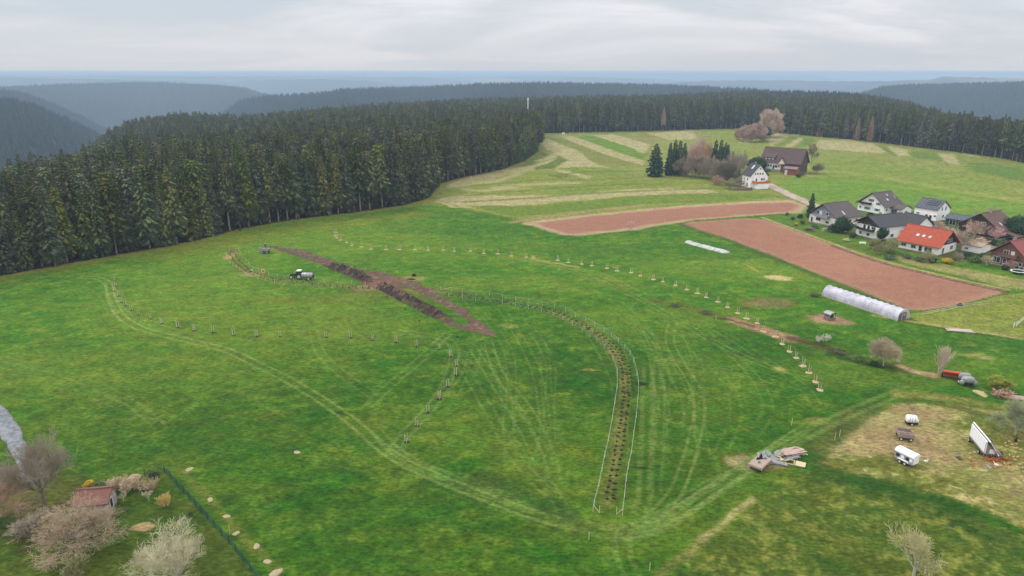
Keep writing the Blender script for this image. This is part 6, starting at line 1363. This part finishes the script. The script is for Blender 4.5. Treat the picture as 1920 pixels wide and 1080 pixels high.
for i, (a, b) in enumerate(((212, 918), (228, 914), (244, 922), (262, 914), (280, 918))):
    bare_tree(a, b, 1.9, 3.0, 36+i, 'beige brushwood bush in the row at the top of the garden', BK, mat('brushwood', S(176, 158, 130, 1.15), .9, .15), depth=3, spread=1.1, kids=(3, 5), stems=4, trunk_r=.05, twr=.013, name='brushwood_bush', cat='bush', group='brushwood bushes at the top of the garden')
for a, b, s_, lab in ((252, 897, 1, 'beige round heap behind the brushwood row'), (212, 905, .8, 'smaller beige heap behind the left end of the brushwood row')): heap(a, b, 1.1*s_, .7*s_, .7*s_, mat('cut_straw', S(182, 164, 132), .95, .2, 4), 'straw_heap', lab, 'heap', None, int(a))
# leafy crowns: many leaf-sized faces through uneven lobes
def leafy_mesh(lobes, n, size, seed, vert=.6):
    r = random.Random(seed); mb = MB(); tot = sum(l[3]**2 for l in lobes)
    for (cx, cy, cz, R_, kz) in lobes:
        for i in range(int(n*R_*R_/tot)):
            a = r.random()*6.28; u = r.uniform(-1, 1); k = r.uniform(.72, 1.03) if r.random() < .8 else r.uniform(.3, .8); s_ = math.sqrt(1-u*u)
            k *= 1+.14*math.sin(a*3+cx*5)*math.cos(u*4+cy)
            p = Vector((cx+math.cos(a)*s_*R_*k, cy+math.sin(a)*s_*R_*k, cz+u*R_*k*kz))
            d = Vector((math.cos(a)*s_, math.sin(a)*s_, u+.35)).normalized(); d = (d+Vector((r.uniform(-.7, .7), r.uniform(-.7, .7), r.uniform(-.5, .5)))).normalized()
            t = d.orthogonal().normalized(); t.rotate(Matrix.Rotation(r.random()*6.28, 3, d)); b = d.cross(t); q = size*r.uniform(.6, 1.3)
            mb.add([p-t*q, p-b*q*.5, p+t*q, p+b*q*.55], [(0, 1, 2, 3)])
    return mb
def leafy(px, py, H, W, m, seed, label, name='evergreen_shrub', cat='shrub', group=None, n=2600, size=.22, trunk=.0, zb=0):
    x, y = G(px, py); r = random.Random(seed); e = empty(name, (x, y, zb), 0, label, cat, group); lb = []
    for i in range(7):
        a = i*.9+r.random(); k = r.uniform(.1, .34); R_ = r.uniform(.26, .36)
        lb.append((math.cos(a)*W*k*.85, math.sin(a)*W*k*.85, H*(trunk+(1-trunk)*r.uniform(.28, .64)), W*R_, H*(1-trunk)/W*r.uniform(.7, 1.0)))
    lb.append((0, 0, H*(trunk+(1-trunk)*.62), W*.28, H*(1-trunk)/W))
    leafy_mesh(lb, n, size, seed).build('crown', m, e); t_ = MB().tube((0, 0, -.2), (0, 0, H*.5), max(.08, W*.025), .05, 6)
    for j in range(4): t_.tube((0, 0, H*.2), (math.cos(j*1.6)*W*.25, math.sin(j*1.6)*W*.25, H*.55), .05, .02, 4)
    t_.build('trunk', BK, e); return e
LD = mat('dark_leaves', S(44, 72, 44), .7, .3, 1.2, .2); LM = mat('mid_leaves', S(86, 112, 56), .75, .3, 1.0, .2); LO = mat('olive_leaves', S(128, 128, 80), .8, .25, .9, .2); LY = mat('yellow_blossom', S(206, 172, 56), .8, .2, 2); LG = mat('grey_green_leaves', S(96, 108, 78), .8, .3, 1)
# village greenery
leafy(1579, 437, 7.4, 7.0, LD, 1, 'large dark evergreen clump between the grey roofed house and the chalet', 'evergreen_tree', 'evergreen tree', n=4200, size=.34)
leafy(1560, 435, 3.6, 4.0, LD, 2, 'smaller dark evergreen left of the large clump', n=1400, size=.26)
leafy(1653, 452, 6.0, 4.0, LD, 3, 'dark round evergreen right of the chalet gable', 'evergreen_tree', 'evergreen tree', n=2200, size=.28)
leafy(1640, 468, 4.6, 5.4, LO, 4, 'olive green bush below the chalet', n=2400, size=.2); leafy(1668, 474, 5.6, 6.4, mat('light_olive_leaves', S(142, 146, 92), .8, .25, .9), 5, 'larger light olive bush left of the orange roof', n=3400, size=.2)
leafy(1903, 447, 10.2, 10.5, LD, 6, 'large dark round evergreen tree at the right edge of the village', 'evergreen_tree', 'evergreen tree', n=6500, size=.36)
for i, (a, b, h_, w_, m, lab) in enumerate(((1700, 484, 1.6, 4, LG, 'low grey green hedge bush below the left end of the orange roofed house'), (1725, 490, 1.8, 4, LG, 'low grey green hedge bush in front of the middle of the orange roofed house'), (1748, 492, 1.8, 3.6, LD, 'low dark bush in front of the orange roofed house'),
      (1778, 494, 2.2, 3.6, LY, 'bright yellow flowering bush right of the orange roofed house'), (1790, 488, 1.8, 3, LM, 'mid green bush beside the yellow flowering one'), (1810, 484, 2.8, 4.6, LD, 'dark hedge bush left of the flat white garage'), (1830, 492, 2.4, 4.4, LM, 'green bush below the flat white garage'), (1842, 488, 3.0, 4, LD, 'dark bush left of the brown boarded house'),
      (1884, 494+12, 1.6, 2.6, LD, 'dark bush at the foot of the brown boarded house'), (1504, 420, 2.0, 2.4, LM, 'green bush left of the grey roofed house'), (1492, 423, 1.6, 1.9, LY, 'yellow flowering bush left of the grey roofed house'), (1500, 409, 1.8, 2.2, LD, 'dark bush by the lone dark spruce'), (1486, 412, 1.6, 2.0, LG, 'small grey green bush at the left end of the gardens'), (1476, 404, 1.5, 1.6, LM, 'leftmost small bush at the field corner'),
      (1880, 462, 3.4, 5, LG, 'grey green bush above the wine red roof'), (1858, 459, 2.6, 4, LD, 'dark bush in the yard below the brown roofed house'), (1706, 415, 1.6, 3, mat('orange_green_leaves', S(168, 130, 84), .8, .25), 'orange tinted hedge below the modern white house'), (1722, 421, 1.4, 3, LM, 'bright green hedge in the yard of the modern white house'), (1600, 446, 2.0, 3, LD, 'low dark bush left of the chalet'), (1528, 428, 1.6, 3, LG, 'grey green garden bush below the blue grey gable'), (1668, 492-6, 1.4, 5, LG, 'low hedge bush along the garden edge'), (1440, 318+4, 1.8, 4, LM, 'green bush on the bank before the old farmhouse'), (1503, 330, 3.4, 4.5, LG, 'grey green bush at the dark gable of the old farmhouse'), (1496, 333, 2.4, 4, LD, 'dark bush between red shed and farmhouse gable'))):
    leafy(a, b, h_, w_, m, 40+i, lab, 'garden_bush', 'bush', n=900, size=.2)
for i, (a, b, h_, w_, m, tw_, lab) in enumerate(((1781, 458, 6.5, 9, 0, TW4, 'wide beige bare tree between the orange roof and the brown roofed house'), (1800, 470, 8.0, 8, 0, TW3, 'bare grey tree right of the orange roof'), (1826, 446, 7.0, 9.5, 0, TW4, 'bare beige tree before the broad brown roof'), (1756, 436, 4.5, 7, 0, TW1, 'low bare tree behind the orange roof ridge'),
      (1866, 452, 5.5, 6, 0, TW7, 'rosy flowering tree right below the broad brown roof'), (1697, 446, 5.0, 6.5, 0, TW7, 'rosy flowering tree left of the orange roof ridge'), (1740, 492, 5.0, 5.5, 0, TW5, 'bare olive tree in front of the orange roofed house'), (1795, 497, 5.2, 4, 0, TW3, 'thin bare tree right of the yellow bush'), (1850, 498, 4.0, 3.6, 0, TW2, 'pale thin bare tree left of the brown boarded house'), (1891, 505, 3.4, 4, 0, TW1, 'small bare bush by the steps of the brown boarded house'),
      (1880, 440, 6, 6, 0, TW3, 'bare tree left of the large round evergreen'), (1835, 460, 3.2, 8, 0, TW4, 'low beige bare bushes around the yard'), (1518, 433, 1.6, 4, 0, TW3, 'low grey shrubs under the grey roofed house'), (1645, 476, 4.4, 4.6, 0, TW5, 'bare olive bush left of the light olive one'))):
    bare_tree(a, b, h_, w_, 60+i, lab, tw_, tw_, depth=4, spread=1.0, kids=(2, 4), trunk_r=.15, twr=.024, up=.25, crown_low=.2)
# lone spruces and the copse in the mown meadow
x, y = G(1519, 408); put_tree(5, x, y, .50, 1, 'lone small dark spruce beside the grey roofed house', None, mats=MB_FIR_D, sxy=1.2)
x, y = G(1228, 331); put_tree(2, x, y, .80, 2, 'broad dark spruce at the left end of the copse', None, mats=MB_FIR_D, sxy=1.75)
CG = 'slender dark conifers of the copse'
for a, b, s_, k in ((1254, 329, .92, 5), (1263, 327, .86, 2), (1272, 329, .98, 5), (1281, 328, .90, 5), (1338, 326, .86, 2), (1348, 327, .98, 5), (1356, 332, .84, 2), (1361, 328, .86, 5), (1383, 332, .52, 5), (1371, 324, .62, 5), (1332, 322, .68, 5)):
    x, y = G(a, b); put_tree(k, x, y, s_, a, 'slender dark conifer standing among bare trees in the copse', CG, mats=MB_FIR_D)
for i, (a, b, h_, w_, tw_, lab) in enumerate(((1312, 322, 21, 15, TW4, 'tallest beige bare tree of the copse'), (1298, 324, 17, 12, TW4, 'beige bare tree left of the tallest one in the copse'), (1322, 326, 17, 11, TW6, 'orange tinted bare tree in the middle of the copse'), (1277, 330, 11, 9, TW3, 'grey bare tree low in the left of the copse'), (1290, 332, 12, 9, TW3, 'grey bare tree at the front of the copse, left of its middle'),
      (1309, 332, 13, 11, TW3, 'grey bare tree at the front of the copse in its middle'), (1329, 336, 13, 11, TW3, 'grey bare tree with visible trunk at the front of the copse'), (1374, 336, 15, 12, TW3, 'grey brown bare tree near the tall white house'), (1362, 344, 11, 12, mat('dark_olive_twigs', S(106, 102, 82, 1.15), .9, .2, .5), 'dark olive bare tree low at the right of the copse'), (1345, 340, 11, 10, TW3, 'grey bare tree right of the middle at the front of the copse'), (1345, 347, 5, 7, TW1, 'rosy brown bush at the lower edge of the copse'), (1368, 354, 5, 7, TW5, 'olive brown bush left of the stone wall'), (1382, 350, 5, 6, TW3, 'grey bush above the stone wall'), (1392, 322, 12, 6, TW5, 'olive bare tree behind the tall white house'))):
    bare_tree(a, b, h_*1.2, w_*1.12, 80+i, lab, tw_, tw_, depth=5 if h_ > 9 else 4, spread=1.0, kids=(2, 4), trunk_r=.26, twr=.045, up=.2, crown_low=.12)
leafy(1413, 325, 11, 10, LD, 90, 'dark evergreen tree behind the tall white house', 'evergreen_tree', 'evergreen tree', n=4200, size=.5); leafy(1424, 320, 8, 8, LD, 91, 'dark evergreen by the left end of the old farmhouse', 'evergreen_tree', 'evergreen tree', n=2600, size=.5)
bare_tree(1434, 309, 9, 7, 95, 'orange brown bare tree at the left end of the old farmhouse', TW6, TW6, depth=4, spread=1, kids=(3, 5), trunk_r=.2, twr=.05)
bare_tree(1521, 306, 15, 9, 96, 'thin bare tree behind the dark gable of the old farmhouse', BK, TW3, depth=5, spread=.8, kids=(2, 3), trunk_r=.22, twr=.04); bare_tree(1532, 326, 7, 8, 97, 'low bare tree right of the old farmhouse', BK, TW3, depth=4, spread=1, kids=(2, 4), trunk_r=.15, twr=.04)
for i, (a, b, h_, w_, tw_, lab) in enumerate(((1387, 262, 12, 9, TW6, 'small yellowish bare tree at the left end of the far pinkish clump'), (1402, 266, 17, 15, mat('dusky_pink_twigs', S(176, 152, 138, 1.1), .9, .12, .3), 'dusky pink bare tree left in the far clump'), (1418, 266, 19, 16, mat('dusky_pink_twigs', S(168, 136, 126, 1.35)), 'dusky pink bare tree in the middle of the far clump'),
      (1441, 258, 29, 19, mat('light_beige_twigs', S(190, 168, 148, 1.15), .9, .12, .3), 'tallest beige bare tree of the far clump'), (1450, 256, 24, 17, mat('warm_beige_twigs', S(188, 164, 146, 1.1), .9, .12, .3), 'warm beige bare tree at the right end of the far clump'))):
    bare_tree(a, b, h_, w_, 100+i, lab, tw_, tw_, depth=5, spread=.95, kids=(3, 4), trunk_r=.3, twr=.09, up=.3, crown_low=.10)
leafy(1433, 264, 14, 13, mat('dusky_green_leaves', S(56, 70, 56), .8, .3, .8), 110, 'dark green bush tree at the foot of the far clump', 'evergreen_tree', 'evergreen tree', n=2600, size=.7)
# shrubs of the lower left garden
leafy(190, 922, 1.9, 2.2, LM, 120, 'green rhododendron behind the small shed', 'rhododendron', 'shrub', n=1400, size=.12); leafy(290, 900, 1.4, 1.8, LD, 121, 'small dark green shrub at the corner of the mesh fence', n=900, size=.10)
leafy(168, 916, 1.6, 1.5, LY, 122, 'yellow green flowering shrub above the shed roof', 'flowering_shrub', 'shrub', n=800, size=.10); leafy(12, 988, 1.8, 2.6, LM, 123, 'green shrub at the left edge of the garden', n=1200, size=.12); leafy(357, 968, .7, .8, LD, 124, 'tiny dark shrub inside the mesh fence', n=300, size=.07)
for i, (a, b) in enumerate(((232, 940), (279, 938))): bare_tree(a, b, 1.6, 1.5, 130+i, ('left' if i == 0 else 'right')+' one of two small whitish saplings on the garden lawn', BKP, TW2, depth=3, spread=.6, kids=(2, 3), trunk_r=.05, twr=.018, name='young_tree', cat='sapling')
bare_tree(60, 1000, 3.5, 5.5, 140, 'grey brushwood bush left of the wide bare tree', BK, TW3, depth=4, spread=1, kids=(3, 4), stems=3, trunk_r=.08, twr=.013, name='bare_bush', cat='bush'); bare_tree(20, 905, 3.0, 5.0, 141, 'grey brown bush below the crumpled grey sheet', BK, TW3, depth=4, spread=1, kids=(3, 4), stems=3, trunk_r=.08, twr=.013, name='bare_bush', cat='bush')
leafy(1528, 556, 1.2, 3.0, LG, 150, 'low grey green weeds at the left end of the polytunnel', 'weed_clump', 'weeds', n=700, size=.14)
for i, (a, b, w_, lab) in enumerate(((1265, 574, 3, 'pale weed clump at the upper left end of the weedy bank'), (1325, 588, 3.4, 'grey green weed clump on the bank left of the mulched row'), (1575, 662, 3, 'weed clump on the bank right of the white bushes'), (1610, 676, 4, 'dark green weed clump on the bank before the round bare tree'), (1638, 684, 3, 'dark weed clump at the foot of the round bare tree'))): leafy(a, b, .9, w_, (LG, LG, LG, LM, LD)[i], 160+i, lab, 'weed_clump', 'weeds', n=500, size=.14)
heap(1838, 722+16, 1.5, .8, .5, mat('cut_branches_pale', S(184, 164, 126), .95, .3, 4), 'brush_pile', 'pale cut branches right of the covered machine', 'brush pile', None, 5)
o = heap(1880, 740, 2.0, 1.3, .9, mat('cut_branches_brown', S(146, 98, 78), .95, .4, 3, col2=S(96, 74, 54)), 'brush_pile', 'reddish brown pile of cut wood near the right edge', 'brush pile', None, 6)
bare_tree(1882, 744, 1.6, 4.0, 170, 'tangle of cut branches on the reddish brown pile', BK, TW1, depth=3, spread=1.4, kids=(3, 4), stems=5, trunk_r=.06, twr=.03, name='cut_branches', cat='branches')
planks(1909, 747, R(-20), 8, 5.0, .3, MW2, 'rosy timber lying at the right edge above the grey green tree', 15, .05)

for i, (a, b, s_) in enumerate(((612, 498, .5), (640, 512, .4), (690, 503, .5), (726, 556, .5), (760, 580, .6), (786, 602, .5), (822, 618, .5), (858, 632, .6), (880, 604, .4), (846, 578, .5), (802, 550, .5), (905, 640, .5), (570, 468, .4), (665, 500, .5))):
    heap(a, b, .8*s_, .6*s_, .35*s_, M_SOIL, 'soil_clod', 'dark clod of soil thrown out beside the dug strip', 'soil clod', 'soil clods beside the dug strip', 200+i)
# ---------------------------------------------------------------- the air itself
hb = MB().box((0, 11000, (-270+66)/2), (52000, 44000, 66+270))
hm = bpy.data.materials.new('haze'); hm.use_nodes = True; t = hm.node_tree; t.nodes.clear()
pv = N(t, 'ShaderNodeVolumePrincipled'); pv.inputs['Color'].default_value = (.58, .76, .94, 1); pv.inputs['Density'].default_value = 0.00018; pv.inputs['Anisotropy'].default_value = 0.0
ho = N(t, 'ShaderNodeOutputMaterial'); L(t, pv.outputs[0], ho.inputs['Volume'])
ho_ = hb.build('haze', hm); tag(ho_, 'thin blue haze over the hills', kind='stuff')
